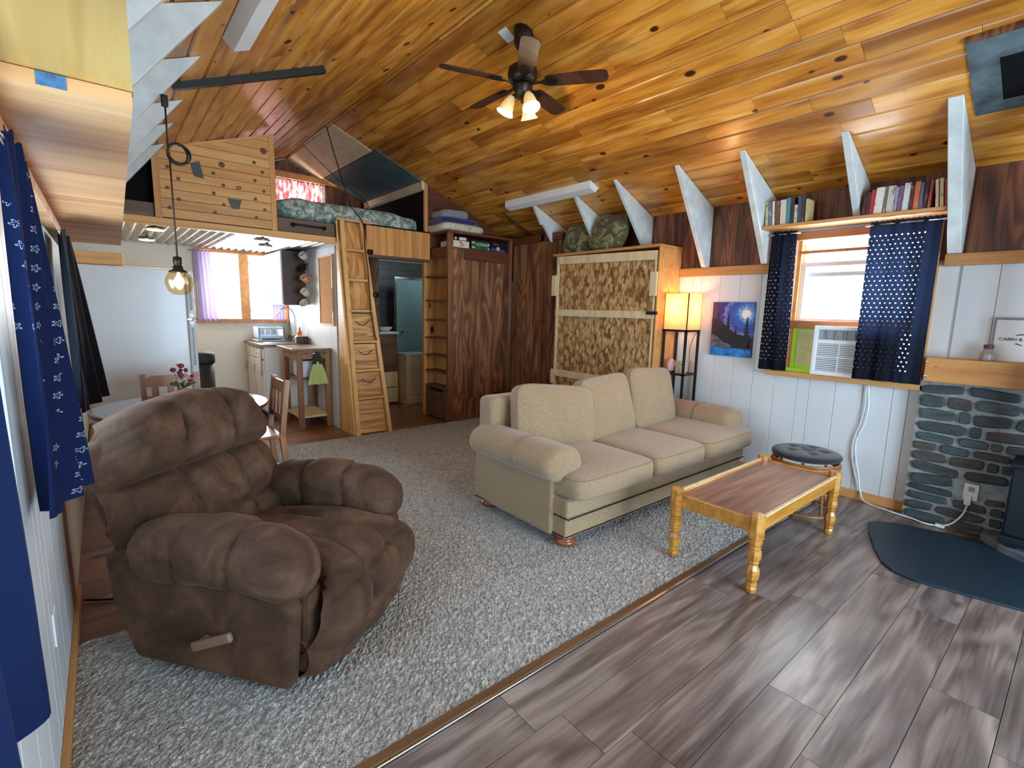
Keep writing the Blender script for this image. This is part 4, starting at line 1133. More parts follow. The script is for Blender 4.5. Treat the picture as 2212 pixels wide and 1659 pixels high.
# black bar under the left ceiling slope
tag(MB().bar((0.46, 4.02, zceil(0.46) - 0.02), (1.43, 4.0, zceil(1.43) - 0.03), 0.045, 0.045).build('ceiling_bar', M['black']), 'black bar fixed to the left ceiling slope above the pendant cord', 'bar')

# ================================================================ SLEEPING LOFT
ZD = 2.30
lf = thing('sleeping_loft', 'wooden sleeping loft platform over the kitchen with a pine railing panel', 'loft', (1.6, YL, 0))
MB().box(XL, 3.42, YL + 0.05, YB, ZD, ZD + 0.02).build('deck', M['walnut'], lf)
MB().box(XL, 2.175, YL - 0.02, YL + 0.05, 2.235, 2.305).build('front_beam', M['pine'], lf, bevel=0.004)
MB().box(XL, 0.455, YL, YL + 0.02, 2.305, 2.435).build('side_board', M['walnut'], lf)
MB().box(XL + 0.01, 0.50, YL + 0.10, YL + 0.11, 2.32, 2.90).build('void_shade_sheet', M['shade_and_trim_black'], lf)  # black sheet painted as the shade of the void beside the railing
# railing panel of horizontal boards
px0, px1, top = 0.46, 1.535, lambda x: 2.905 + (x - 0.46) * 0.338
xt = lambda z: px0 + (z - 2.905) / 0.338
zb = 2.31; k = 0
while zb < top(px1) - 0.02:
    z1 = min(zb + 0.0885, top(px1)); a, b = px0 + 0.055, px1 - 0.05
    g = 0.0018
    pts = [(max(a, xt(zb + g)) if zb + g > 2.92 else a, zb + g), (b, zb + g), (b, min(z1 - g, top(b) - 0.005))]
    xl = max(a, xt(z1 - g)); zl = z1 - g
    if xl < b - 0.01: pts.append((xl, zl))
    if xl > a and zb + g < top(a): pts.append((a, top(a)))
    MB().prism([(x, YL - 0.035, z) for x, z in pts], (0, 0.03, 0)).build('board', M['pine'], lf, bevel=0.0015, seg=1)
    zb += 0.0885; k += 1
MB().prism([(px0, YL - 0.042, 2.305), (px0 + 0.055, YL - 0.042, 2.305), (px0 + 0.055, YL - 0.042, top(px0 + 0.055)), (px0, YL - 0.042, top(px0))], (0, 0.04, 0)).build('stile', M['pine_v'], lf)
MB().prism([(px1 - 0.05, YL - 0.042, 2.305), (px1, YL - 0.042, 2.305), (px1, YL - 0.042, top(px1)), (px1 - 0.05, YL - 0.042, top(px1 - 0.05))], (0, 0.04, 0)).build('stile', M['pine_v'], lf)
MB().prism([(px0, YL - 0.046, top(px0) - 0.004), (px1, YL - 0.046, top(px1) - 0.004), (px1, YL - 0.046, top(px1) + 0.018), (px0, YL - 0.046, top(px0) + 0.018)], (0, 0.05, 0)).build('cap_rail', M['pine'], lf)
pegs = [(.583, 2.776), (.664, 2.682), (.57, 2.585), (.656, 2.492), (.576, 2.403), (.96, 2.788), (1.043, 2.687), (.953, 2.596), (1.036, 2.498), (.954, 2.409), (1.337, 2.963), (1.412, 2.881), (1.337, 2.784), (1.417, 2.691), (1.332, 2.598), (1.417, 2.502), (1.331, 2.41)]
pgm = MB().lathe([(0.017, 0), (0.017, 0.004), (0.010, 0.005), (0.009, 0.001)], (0, 0, 0), 12, Matrix.Rotation(PI / 2, 3, 'X')).mesh('peg_hole'); pgm.materials.append(M['walnut'])
for x, z in pegs:
    o = bpy.data.objects.new('peg_hole', pgm); o.location = (x, YL - 0.035, z); place(o, None, lf)
for x, z, r_ in ((1.432, 3.098, .035), (1.038, 2.885, .03)):
    MB().lathe([(r_, 0), (r_ * .9, 0.003)], (x, YL - 0.034, z), 10, Matrix.Rotation(PI / 2, 3, 'X')).build('knot', M['wardrobe_rail'], lf)
for pts in ([(.769, 2.846), (.792, 2.731), (.876, 2.72), (.847, 2.879)], [(1.073, 2.566), (1.106, 2.471), (1.173, 2.472), (1.2, 2.568)]):
    MB().prism([(x, YL - 0.041, z) for x, z in pts], (0, 0.004, 0)).build('metal_patch', M['steel_dark'], lf)
MB().lathe([(0.008, 0), (0.008, 0.02), (0.018, 0.03), (0.016, 0.045), (0.002, 0.05)], (1.18, YL - 0.036, 2.68), 12, Matrix.Rotation(PI / 2, 3, 'X')).build('knob', M['chrome'], lf, smooth=True)
# drawer with pipe handle and bed base
MB().box(1.55, 3.42, YL + 0.02, 7.5, 2.32, 2.45).build('bed_base', M['walnut'], lf)
dr = MB().box(1.54, 2.165, YL - 0.02, YL + 0.02, 2.308, 2.45).build('drawer', M['walnut'], lf, bevel=0.004)
MB().tube([(1.70, YL - 0.02, 2.39), (1.70, YL - 0.06, 2.39), (1.72, YL - 0.065, 2.39), (2.02, YL - 0.065, 2.385), (2.04, YL - 0.06, 2.385), (2.04, YL - 0.02, 2.385)], 0.011, 10).build('pipe_handle', M['iron'], dr, smooth=True)
for x in (1.70, 2.04): MB().lathe([(0.026, 0), (0.026, 0.006), (0.016, 0.012)], (x, YL - 0.02, 2.388), 14, Matrix.Rotation(PI / 2, 3, 'X')).build('flange', M['iron'], dr)
# lintel of vertical pine slats
xw = (3.44 - 2.555) / 10
for k in range(10):
    MB().box(2.555 + k * xw + .001, 2.555 + (k + 1) * xw - .001, YL - 0.012, YL + 0.02, 2.152, 2.495).build('slat', M['pine_v'], lf, bevel=0.002, seg=1)
MB().box(2.5, 3.45, YL - 0.01, YL + 0.06, 2.496, 2.512).build('edge_strip', M['shade_and_trim_black'], lf)
MB().box(2.52, 3.45, YL + 0.0, YL + 0.03, 2.118, 2.152).build('lintel_rail', M['walnut'], lf)
# roof lining inside the loft
def loft_sheet(name, x0, x1, y0, y1, mat, th=0.012):
    return MB().prism([(x0, y0, zceil(x0) - 0.002), (x1, y0, zceil(x1) - 0.002), (x1, y1, zceil(x1) - 0.002), (x0, y1, zceil(x0) - 0.002)], (0, 0, -th)).build(name, mat, lf)
loft_sheet('grey_lining', 2.71, 3.325, YL + 0.01, 7.72, M['grey_sheet'])
loft_sheet('pale_lining', XRIDGE + 0.02, 2.70, YL + 0.12, 7.85, M['bleached'], 0.008)
MB().prism([(3.325, YL + 0.0, zceil(3.325) - 0.002), (3.365, YL + 0.0, zceil(3.365) - 0.002), (3.365, YL, zceil(3.365) - 0.10), (3.325, YL, zceil(3.325) - 0.10)], (0, 1.85, 0)).build('lumber_strip', M['bleached'], lf)
MB().box(3.37, 3.385, YL + 0.03, YB, 2.32, 3.15).build('side_void_shade', M['shade_and_trim_black'], lf)  # black sheet painted as the shade of the void under the slope
MB().prism([(3.365, YL - 0.005, 2.512), (3.41, YL - 0.005, 2.512), (3.41, YL - 0.005, zceil(3.41) - .004), (3.365, YL - 0.005, zceil(3.365) - .004)], (0, 0.035, 0)).build('post', M['pine_v'], lf)
struct(MB().prism([(3.41, YL, 2.3), (XR, YL, 2.3), (XR, YL, ER), (3.41, YL, zceil(3.41))], (0, 0.02, 0)).build('wall_gable', M['wardrobe_rail']))
MB().box(1.95, 2.9, YB - 0.05, YB, 3.33, 3.42).build('window_header', M['trim_wood'], lf)
MB().prism([(1.9, YB - 0.03, 3.42), (3.0, YB - 0.03, 3.42), (2.85, YB - 0.03, zceil(2.85) - .02), (XRIDGE, YB - 0.03, ZRIDGE - .02), (1.9, YB - 0.03, zceil(1.9) - .02)], (0, 0.03, 0)).build('gable_board', M['dark_ply'], lf)
MB().box(2.74, 3.36, YB - 0.03, YB, 2.32, 3.33).build('gable_board', M['dark_ply'], lf)
# mattress, loft curtain, rope
def droop(p):
    f = max(0, (p.x - 0.15) / 0.75)
    return Vector((p.x, p.y, p.z - 0.03 * f * f + 0.010 * math.sin(p.x * 17) * (p.z > 0)))
tag(MB().blob((2.46, 6.58, 2.585), (0.905, 0.66, 0.135), (0.42, 0.3), None, 56, 18, droop).build('mattress', M['mattress_cover'], smooth=True), 'grey green leaf patterned mattress on the loft', 'mattress')
lc_ = thing('loft_curtain', 'short red and white curtain at the loft window', 'curtain', (2.4, 7.84, 2.7))
MB().grid(lambda u, v: (2.03 + 0.72 * u, 7.83 + 0.02 * math.sin(u * 22 * PI), 2.70 + (3.32 - 2.70) * v), 110, 6).build('cloth', M['loft_curtain'], lc_, smooth=True)
MB().tube([(2.0, 7.84, 3.315), (2.8, 7.84, 3.315)], 0.008, 8).build('rod', M['iron'], lc_)
rp = thing('loft_rope', 'black safety rope running from the roof down the ladder', 'rope', (2.5, 5.6, 1.09))
MB().tube(smooth_path([(2.19, 6.12, zceil(2.19) - 0.012), (2.327, 5.85, 2.743), (2.475, 5.80, 2.494), (2.477, 5.755, 2.217), (2.487, 5.70, 1.9), (2.476, 5.63, 1.444), (2.50, 5.59, 1.2), (2.523, 5.57, 1.115)], 5), 0.006, 6).build('strand', M['black'], rp, smooth=True)
MB().tube(smooth_path([(2.16, 6.9, zceil(2.16) - 0.03), (2.50, 6.6, 3.13), (2.62, 6.0, 2.78), (2.49, 5.83, 2.60)], 4), 0.004, 6).build('strand', M['black'], rp, smooth=True)

# ladder with drawers
ld = thing('loft_ladder', 'pine loft ladder with built in plywood drawers under the treads', 'ladder', (2.4, 5.6, 0))
lY = lambda z: 5.43 + 0.168 * z
lXr = lambda z: 2.63 - 0.055 * z
for k in range(9):   # boarded left side
    z0, z1 = k * 2.5 / 9, (k + 1) * 2.5 / 9
    MB().prism([(2.172, lY(z0) + 0.03, z0 + .001), (2.172, YL - 0.03, z0 + .001), (2.172, YL - 0.03, z1 - .001), (2.172, lY(z1) + 0.03, z1 - .001)], (0.022, 0, 0)).build('side_board', M['ladder_pine'], ld)
MB().bar((2.212, lY(0) + 0.02, 0.0), (2.235, lY(2.5) + 0.02, 2.5), 0.05, 0.075, (0, -1, 0)).build('stringer', M['ladder_pine'], ld, bevel=0.004)
MB().bar((lXr(0) - 0.02, lY(0) + 0.02, 0.0), (lXr(2.5) - 0.02, lY(2.5) + 0.02, 2.5), 0.045, 0.085, (0, -1, 0)).build('stringer', M['ladder_pine'], ld, bevel=0.004)
rz_ = [2.166, 1.819, 1.458, 1.098, 0.761, 0.437]
for z in rz_:
    MB().box(2.236, lXr(z) - 0.044, lY(z) - 0.03, lY(z) + 0.10, z - 0.016, z + 0.016).build('tread', M['pine'], ld, bevel=0.004)
for i, (z0, z1) in enumerate(((2.185, 2.49), (1.838, 2.147), (1.477, 1.80))):
    MB().prism([(2.236, lY(z0) + 0.06, z0), (lXr(z0) - 0.042, lY(z0) + 0.06, z0), (lXr(z1) - 0.042, lY(z1) + 0.06, z1), (2.236, lY(z1) + 0.06, z1)], (0, 0.012, 0)).build('back_panel', M['fir_ply_v'], ld)
for i, (z0, z1) in enumerate(((1.117, 1.425), (0.78, 1.068), (0.456, 0.732), (0.02, 0.405))):
    dw = MB().prism([(2.242, lY(z0) + 0.02, z0), (lXr(z0) - 0.05, lY(z0) + 0.02, z0), (lXr(z1) - 0.05, lY(z1) + 0.02, z1), (2.242, lY(z1) + 0.02, z1)], (0, 0.02, 0)).build('drawer', M['fir_ply'], ld, bevel=0.002, seg=1)
    zc = (z0 + z1) / 2 + 0.07; xc = (2.242 + lXr(zc) - 0.05) / 2
    if i < 3:
        MB().tube([(xc - 0.085 + 0.17 * q / 8, lY(zc) - 0.004 - 0.012 * math.sin(PI * q / 8), zc - 0.05 * math.sin(PI * q / 8)) for q in range(9)], 0.004, 6).build('rope_handle', M['black'], dw, smooth=True)
MB().box(2.17, 2.60, lY(2.5) - 0.02, YL, 2.50, 2.525).build('top_tread', M['pine'], ld)
for x, z in ((2.53, 2.16), (2.555, 1.655)):
    MB().lathe([(0.03, -0.025), (0.034, -0.012), (0.022, -0.006), (0.022, 0.006), (0.034, 0.012), (0.03, 0.025)], (x, lY(z) - 0.055, z), 14, Matrix.Rotation(PI / 2, 3, 'Y')).build('rope_cleat', M['iron'], ld)

# ================================================================ WARDROBES
wx0, wx1, wy0, wy1 = 3.45, 4.51, 5.45, 6.12
wd = thing('tall_wardrobe', 'tall dark plywood wardrobe with narrow open shelves on its left side', 'wardrobe', (3.98, 5.78, 0))
MB().box(wx0 - 0.015, wx1 + 0.02, wy0 - 0.015, wy1 + 0.02, 2.468, 2.498).build('top_board', M['wardrobe_rail'], wd, bevel=0.003)
MB().box(wx0, wx0 + 0.075, wy0, wy0 + 0.045, 0, 2.467).build('stile', M['wardrobe_trim'], wd, bevel=0.003)
MB().box(wx1 - 0.05, wx1, wy0, wy0 + 0.045, 0, 2.467).build('stile', M['wardrobe_trim'], wd, bevel=0.003)
MB().box(wx0, wx0 + 0.045, wy1 - 0.06, wy1, 0, 2.467).build('stile', M['pine_v'], wd, bevel=0.003)
MB().box(wx0 + 0.005, wx1, wy0 + 0.005, wy1, 2.275, 2.298).build('cubby_floor', M['wardrobe_rail'], wd)
MB().box(wx0 + 0.236, wx1 - 0.05, wy0 + 0.004, wy0 + 0.03, 2.15, 2.275).build('front_rail', M['wardrobe_rail'], wd, bevel=0.002)
MB().box(wx0 + 0.006, wx0 + 0.03, wy0 + 0.045, wy1 - 0.06, 2.17, 2.30).build('side_rail', M['wardrobe_rail'], wd)
MB().box(wx0 + 0.075, wx0 + 0.235, wy0 + 0.006, wy0 + 0.03, 0.0, 2.275).build('fixed_panel', M['wardrobe'], wd)
dd = MB().box(wx0 + 0.24, wx1 - 0.052, wy0 + 0.010, wy0 + 0.03, 0.30, 2.148).build('door', M['wardrobe'], wd, bevel=0.003)
MB().box(4.22, 4.34, wy0 + 0.004, wy0 + 0.012, 0.305, 0.34).build('finger_pull', M['black'], dd)
MB().box(wx0 + 0.235, wx1 - 0.05, wy0 + 0.008, wy0 + 0.032, 0.0, 0.297).build('bottom_rail', M['wardrobe'], wd)
MB().box(wx0 + 0.20, wx0 + 0.215, wy0 + 0.046, wy1, 0.0, 2.275).build('shelf_back', M['pine_v'], wd)
MB().box(wx0 + 0.045, wx0 + 0.20, wy1 - 0.02, wy1, 0.0, 2.275).build('shelf_end', M['fir_ply_v'], wd)
MB().box(wx0 + 0.216, wx1, wy1 - 0.02, wy1, 0.0, 2.467).build('back_panel', M['dark_ply'], wd)
for z in (1.93, 1.61, 1.35, 1.11, 0.87, 0.65, 0.44):
    MB().box(wx0 + 0.008, wx0 + 0.20, wy0 + 0.046, wy1 - 0.022, z - 0.009, z + 0.009).build('side_shelf', M['wardrobe_trim'], wd)
MB().box(wx0 + 0.012, wx0 + 0.19, wy0 + 0.05, wy1 - 0.065, 0.02, 0.425).build('lower_box', M['walnut'], wd, bevel=0.003)
MB().box(wx0 + 0.006, wx0 + 0.013, wy0 + 0.15, wy0 + 0.46, 0.385, 0.425).build('box_pull', M['black'], wd)
c2 = thing('corner_closet', 'dark brown plywood closet in the corner beside the wall bed', 'closet', (4.64, 4.96, 0))
MB().box(4.52, XR - 0.006, 4.475, 5.44, 0.0, 2.49).build('carcass', M['dark_ply'], c2)
MB().box(4.508, 4.52, 4.86, 5.42, 0.06, 2.40).build('door', M['wardrobe'], c2, bevel=0.002)
MB().box(4.508, 4.52, 4.50, 4.80, 0.06, 2.40).build('door', M['wardrobe'], c2, bevel=0.002)
MB().box(4.500, 4.52, 4.805, 4.855, 0.0, 2.49).build('stile', M['wardrobe_trim'], c2, bevel=0.002)
MB().box(4.500, 4.52, 4.475, 5.44, 2.405, 2.50).build('rail', M['wardrobe_rail'], c2)
MB().box(4.497, 4.508, 4.74, 4.84, 1.365, 1.375).build('hasp', M['iron'], c2)
# board games in the cubby
def game(x0, x1, z0, z1, mat, lab, y0=5.475, dep=0.30):
    t = thing('board_game', lab, 'board game', ((x0 + x1) / 2, y0 + dep / 2, z0), 0, 'board games in the wardrobe cubby')
    MB().box(x0, x1, y0, y0 + dep, z0, z1).build('box', mat, t, bevel=0.002, seg=1)
    return t
gw = plain('game_white', (222, 210, 184), 0.5); gg = plain('game_green', (40, 86, 62), 0.4, var=0.3, vsc=30); gk = plain('game_black', (16, 12, 18), 0.4); gp = plain('game_purple', (76, 56, 120), 0.4, var=0.3, vsc=20); gred = plain('game_red', (176, 60, 50), 0.5); gpk = plain('game_coral', (232, 96, 80), 0.5); gl = plain('game_pale', (214, 230, 190), 0.5)
YG = 5.4735
g = game(3.535, 3.79, 2.2985, 2.385, gw, 'white game box with a red diamond mark')
for dx, dz in ((0.0, 0.012), (0.022, -0.006), (-0.006, -0.02), (-0.022, 0.024)):
    MB().prism([(3.665 + dx - .02, YG, 2.343 + dz), (3.665 + dx + .004, YG, 2.343 + dz - .01), (3.665 + dx + .024, YG, 2.343 + dz), (3.665 + dx + .004, YG, 2.343 + dz + .01)], (0, 0.002, 0)).build('diamond', gred, g)
g = game(3.54, 3.80, 2.387, 2.435, gk, 'flat dark game box on top of the white one')
MB().box(3.63, 3.74, YG, YG + .002, 2.392, 2.43).build('print', gw, g)
MB().prism([(3.575 + .018 * math.cos(a * PI / 6), YG, 2.411 + .018 * math.sin(a * PI / 6)) for a in range(12)], (0, .002, 0)).build('print', M['petal_pink'], g)
g = game(3.815, 4.13, 2.2985, 2.43, gk, 'black and green word game box in the middle')
MB().box(3.825, 4.12, YG, YG + .0015, 2.305, 2.405).build('print', gg, g)
for x, z in ((3.84, 2.325), (3.868, 2.325), (3.84, 2.385), (3.868, 2.385), (4.105, 2.32), (4.105, 2.375)):
    MB().box(x - .009, x + .009, YG - .001, YG, z - .011, z + .011).build('print', gl, g)
lettering('lettering', 'OUTBURST', gl, g, (3.895, YG - .0012, 2.352), (1, 0, 0), (0, 0, 1), 0.031, 0.0015)
g = game(4.14, 4.445, 2.2985, 2.435, gk, 'black and purple word game box at the right')
MB().prism([(4.145, YG, 2.302), (4.39, YG, 2.302), (4.39, YG, 2.325), (4.345, YG, 2.335), (4.30, YG, 2.342), (4.22, YG, 2.34), (4.18, YG, 2.352), (4.15, YG, 2.325)], (0, .002, 0)).build('print', gp, g)
MB().prism([(4.27 + .03 * math.cos(a * PI / 8), YG - .001, 2.340 + .026 * math.sin(a * PI / 8)) for a in range(16)], (0, .001, 0)).build('print', M['petal_pink'], g)
lettering('lettering', 'Taboo', gpk, g, (4.185, YG - .0012, 2.385), (1, 0, 0), (0, 0, 1), 0.026, 0.0015)
# folded blankets
def folded(c, s, mat, lab, seed):
    rr = random.Random(seed); a, b = rr.uniform(6, 12), rr.uniform(5, 9)
    o = MB().blob(c, s, (0.5, 0.35), None, 40, 12, lambda p: Vector((p.x, p.y, p.z + 0.012 * math.sin(p.x * a) * math.cos(p.y * b)))).build('folded_blanket', mat, smooth=True)
    return tag(o, lab, 'blanket', 'folded blankets on top of the wardrobe')
folded((3.73, 5.72, 2.556), (0.335, 0.25, 0.058), M['blanket_print'], 'cream patterned folded blanket at the bottom of the stack', 1)
folded((3.71, 5.74, 2.645), (0.29, 0.22, 0.036), M['blue_cloth'], 'dark blue folded blanket in the middle of the stack', 2)
folded((3.66, 5.75, 2.735), (0.21, 0.18, 0.056), M['grey_cloth'], 'grey folded blanket on top of the stack', 3)

# ================================================================ HALL AND BATH BEHIND THE LADDER
struct(MB().box(2.195, 2.255, YL + 0.03, YB, 0, 2.295).build('wall_kitchen', M['white_paint']))
for k in range(10):
    y0 = YL + 0.03 + k * 0.197
    MB().box(2.172, 2.194, y0 + .0015, y0 + 0.1955, 0, 2.22).build('panel', M['white_panel'], bpy.data.objects['wall_kitchen'])
struct(MB().box(2.256, XR, YB - 0.02, YB + 0.015, 0, 2.29).build('wall_bath', M['grey_tile']))
struct(MB().box(3.43, XR, YL + 0.3, YB, 2.31, 2.33).build('ceiling_bath', M['grey_tile']))
for k in range(5): MB().box(2.30, XR - .02, YB - 0.032, YB - 0.021, 1.55 + k * 0.15, 1.69 + k * 0.15).build('tile_course', M['grey_tile'], bpy.data.objects['wall_bath'], bevel=0.003, seg=1)
sh = thing('shower_enclosure', 'frosted glass shower door with a chrome top rail in the bath', 'shower', (4.0, 7.35, 0))
MB().box(3.66, 4.6, 7.345, 7.355, 0.12, 1.965).build('glass_panel', M['glass_dark'], sh)
MB().box(3.64, 4.62, 7.335, 7.365, 1.965, 2.0).build('top_rail', M['chrome'], sh)
MB().box(3.64, 3.665, 7.335, 7.365, 0.12, 1.965).build('side_rail', M['chrome'], sh)
MB().box(3.6, 4.65, 7.33, 7.86, 0.0, 0.12).build('shower_base', M['ceramic'], sh, bevel=0.01)
MB().lathe([(0.014, 0), (0.014, 0.02), (0.018, 0.03)], (3.75, 7.335, 1.12), 10, Matrix.Rotation(PI / 2, 3, 'X')).build('knob', M['chrome'], sh)
vn = thing('bath_vanity', 'dark bath vanity with a white top and pale lower drawers', 'vanity', (3.2, 7.2, 0))
MB().box(2.95, 3.55, 7.1, 7.55, 0.5, 1.10).build('cabinet', M['walnut'], vn)
MB().box(2.93, 3.57, 7.08, 7.57, 1.10, 1.135).build('top', M['ceramic'], vn, bevel=0.005)
for z in (0.02, 0.27): MB().box(2.95, 3.55, 7.09, 7.55, z, z + 0.235).build('drawer', M['bleached'], vn, bevel=0.004)
MB().lathe([(0.06, 0), (0.11, 0.05), (0.115, 0.07), (0.10, 0.055), (0.02, 0.015)], (3.42, 7.25, 1.1355), 16).build('basin', M['ceramic'], vn, smooth=True)
cb = thing('slatted_cabinet', 'low bleached slatted cabinet at the bath entrance', 'cabinet', (3.8, 6.95, 0))
MB().box(3.585, 3.95, 6.86, 7.2, 0.0, 0.78).build('carcass', M['bleached'], cb)
for k in range(6): MB().box(3.58, 3.955, 6.845, 6.86, 0.015 + k * 0.127, 0.128 + k * 0.127).build('slat', M['bleached'], cb, bevel=0.003, seg=1)
MB().box(3.57, 3.96, 6.84, 7.21, 0.78, 0.80).build('top', M['ceramic'], cb)
tag(MB().box(3.45, 3.98, 6.95 + .0, 7.25, 0.001, 0.012).build('bath_rug', M['rug_pink']), 'pink and white woven rug before the shower', 'rug') if False else None
tag(MB().box(3.42, 3.56, 6.66, 6.80, 0.0005, 0.012).build('bath_rug', M['rug_pink'], bevel=0.004), 'corner of a pink woven rug near the slatted cabinet', 'rug')
tag(MB().box(3.58, 4.2, 7.22, 7.325, 0.0005, 0.012).build('bath_rug', M['rug_pink'], bevel=0.004), 'dark red and white rug before the shower', 'rug')
struct(MB().box(2.97, 3.10, 6.75, 6.80, 0, 2.295).build('trim_4', M['dark_ply']))
l = bpy.data.lights.new('bath_fill_light', 'POINT'); l.energy = 9; l.color = (0.8, 0.95, 1.0); l.shadow_soft_size = 0.1  # added fill for the dim grey-blue bath, no fixture here
o = bpy.data.objects.new('bath_fill_light', l); o.location = (4.0, 6.7, 2.2); COL.objects.link(o)

# ================================================================ KITCHEN
# corrugated metal under the loft
nw = 27
cm = MB().grid(lambda u, v: (XL + 0.005 + (2.165 - XL) * u, YL + 0.052 + (YB - YL - 0.06) * v, 2.262 + 0.020 * math.sin(u * nw * 2 * PI)), nw * 8, 1).build('ceiling_kitchen', M['galvanised'], smooth=True)
struct(cm)
def puck(x, y, lab, lit):
    t = thing('puck_light', lab, 'light', (x, y, 2.22), 0, 'round lights under the loft')
    MB().lathe([(0.085, 0.0), (0.088, 0.012), (0.06, 0.03), (0.04, 0.032)], (x, y, 2.215), 20).build('rim', M['chrome'], t, smooth=True)
    MB().lathe([(0.07, -0.004), (0.075, 0.002)], (x, y, 2.212), 20).build('lens', M['puck_glow'] if lit else M['ceramic'], t)
    if lit:
        l = bpy.data.lights.new('puck_glow', 'SPOT'); l.energy = 16; l.color = (1, 0.80, 0.48); l.spot_size = 2.4; l.shadow_soft_size = 0.06
        o = bpy.data.objects.new('puck_glow', l); o.location = (x, y, 2.2); COL.objects.link(o)
puck(0.47, 6.13, 'front round light under the loft above the fridge', True)
puck(0.46, 7.20, 'rear round light under the loft above the fridge', True)
puck(1.44, 6.15, 'front round light under the loft, near the kitchen window', False)
puck(1.60, 6.70, 'rear round light under the loft, near the kitchen window', False)

# fridge
fr = thing('refrigerator', 'large white refrigerator with two doors, seen from its side', 'refrigerator', (0.25, 6.28, 0))
MB().box(-0.145, 0.665, 5.95, 6.66, 0.02, 1.832).build('body', M['appliance'], fr, bevel=0.012)
fd = MB().box(0.668, 0.735, 5.95, 6.66, 1.345, 1.825).build('door', M['appliance'], fr, bevel=0.014)
fe = MB().box(0.668, 0.735, 5.95, 6.66, 0.06, 1.335).build('door', M['appliance'], fr, bevel=0.014)
for z0, z1, pr_ in ((1.40, 1.79, fd), (0.84, 1.29, fe)):
    MB().box(0.683, 0.722, 5.943, 5.952, z0, z1).build('handle', M['plastic_white'], pr_, bevel=0.012, seg=3)
    MB().box(0.692, 0.712, 5.940, 5.944, z0 + .03, z1 - .03).build('grip_recess', M['plastic_grey'], pr_)
MB().box(0.662, 0.70, 5.947, 5.955, 1.332, 1.350).build('hinge', M['galvanised'], fr)
# trash can
tc = thing('trash_can', 'tall steel trash can with a black rim beside the fridge', 'trash can', (0.87, 6.86, 0))
MB().lathe([(0.125, 0.0), (0.13, 0.02), (0.135, 0.80)], (0.87, 6.86, 0), 24).build('bin', M['steel_dark'], tc, smooth=True)
MB().lathe([(0.142, 0.80), (0.148, 0.83), (0.145, 0.90), (0.12, 0.925), (0.02, 0.93)], (0.87, 6.86, 0), 24).build('lid', M['rubber'], tc, smooth=True)
# counter cabinet
cbx0, cby0 = 1.57, 6.95
bc = thing('kitchen_base_cabinet', 'cream base cabinet with drawers below the sink', 'cabinet', (1.87, 7.4, 0))
MB().box(cbx0 + 0.02, 2.17, cby0, 7.88, 0.09, 0.955).build('carcass', M['cabinet_cream'], bc)
MB().box(cbx0 + 0.07, 2.17, cby0 + 0.02, 7.88, 0.0, 0.09).build('toe_kick', M['rubber'], bc)
for k in range(2):
    y0 = cby0 + 0.02 + k * 0.46
    dwr = MB().box(cbx0, cbx0 + 0.02, y0, y0 + 0.43, 0.80, 0.93).build('drawer', M['cabinet_cream'], bc, bevel=0.004)
    MB().tube([(cbx0 - .002, y0 + .16, .865), (cbx0 - .028, y0 + .17, .865), (cbx0 - .028, y0 + .26, .865), (cbx0 - .002, y0 + .27, .865)], 0.005, 6).build('handle', M['chrome'], dwr)
    dor = MB().box(cbx0, cbx0 + 0.02, y0, y0 + 0.43, 0.12, 0.78).build('door', M['cabinet_cream'], bc, bevel=0.004)
    MB().tube([(cbx0 - .002, y0 + .34, .70), (cbx0 - .028, y0 + .34, .70), (cbx0 - .028, y0 + .36, .60), (cbx0 - .002, y0 + .36, .60)], 0.005, 6).build('handle', M['chrome'], dor)
ct = thing('kitchen_countertop', 'brown laminate countertop with an inset steel sink', 'countertop', (1.86, 7.4, 0.956))
MB().box(1.545, 2.17, 6.93, 7.885, 0.957, 0.995).build('slab', M['counter'], ct, bevel=0.006)
MB().box(2.145, 2.171, 6.93, 7.885, 0.995, 1.06).build('splash', M['counter'], ct)
MB().box(1.62, 2.08, 7.02, 7.82, 0.9955, 1.001).build('sink_rim', M['chrome'], ct, bevel=0.002)
MB().box(1.66, 2.00, 7.06, 7.36, 1.001, 1.0025).build('sink_bowl', M['steel_dark'], ct)
fc = thing('kitchen_faucet', 'tall chrome gooseneck faucet at the sink', 'faucet', (2.10, 7.33, 1.003))
MB().tube(smooth_path([(2.10, 7.33, 1.003), (2.10, 7.33, 1.25), (2.09, 7.33, 1.38), (2.03, 7.34, 1.455), (1.95, 7.35, 1.455), (1.89, 7.36, 1.40), (1.87, 7.365, 1.36)], 6), 0.014, 10).build('spout', M['chrome'], fc, smooth=True)
for y in (7.24, 7.43):
    MB().lathe([(0.028, 0), (0.022, 0.02), (0.012, 0.05), (0.022, 0.075), (0.02, 0.09)], (2.10, y, 1.003), 12).build('tap', M['chrome'], fc, smooth=True)
dkp = plain('rack_plastic', (196, 212, 232), 0.35)
dk = thing('dish_rack', 'pale blue plastic dish rack on the countertop', 'dish rack', (1.80, 7.58, 1.003))
dkp_frame = plate([1.64, 1.66, 1.79, 1.81, 1.95, 1.97], [1.06, 1.08, 1.17, 1.195], {(1, 1), (3, 1)}, (0, 7.42, 0), (1, 0, 0), (0, 0, 1), (0, 1, 0), 0.008)
dkp_frame.build('front', dkp, dk)
plate([1.64, 1.66, 1.79, 1.81, 1.95, 1.97], [1.06, 1.08, 1.17, 1.195], {(1, 1), (3, 1)}, (0, 7.76, 0), (1, 0, 0), (0, 0, 1), (0, 1, 0), 0.008).build('back', dkp, dk)
for x in (1.64, 1.962): MB().box(x, x + .008, 7.42, 7.768, 1.06, 1.195).build('end', dkp, dk)
MB().box(1.62, 1.99, 7.40, 7.79, 1.004, 1.022).build('drain_tray', dkp, dk, bevel=0.006)
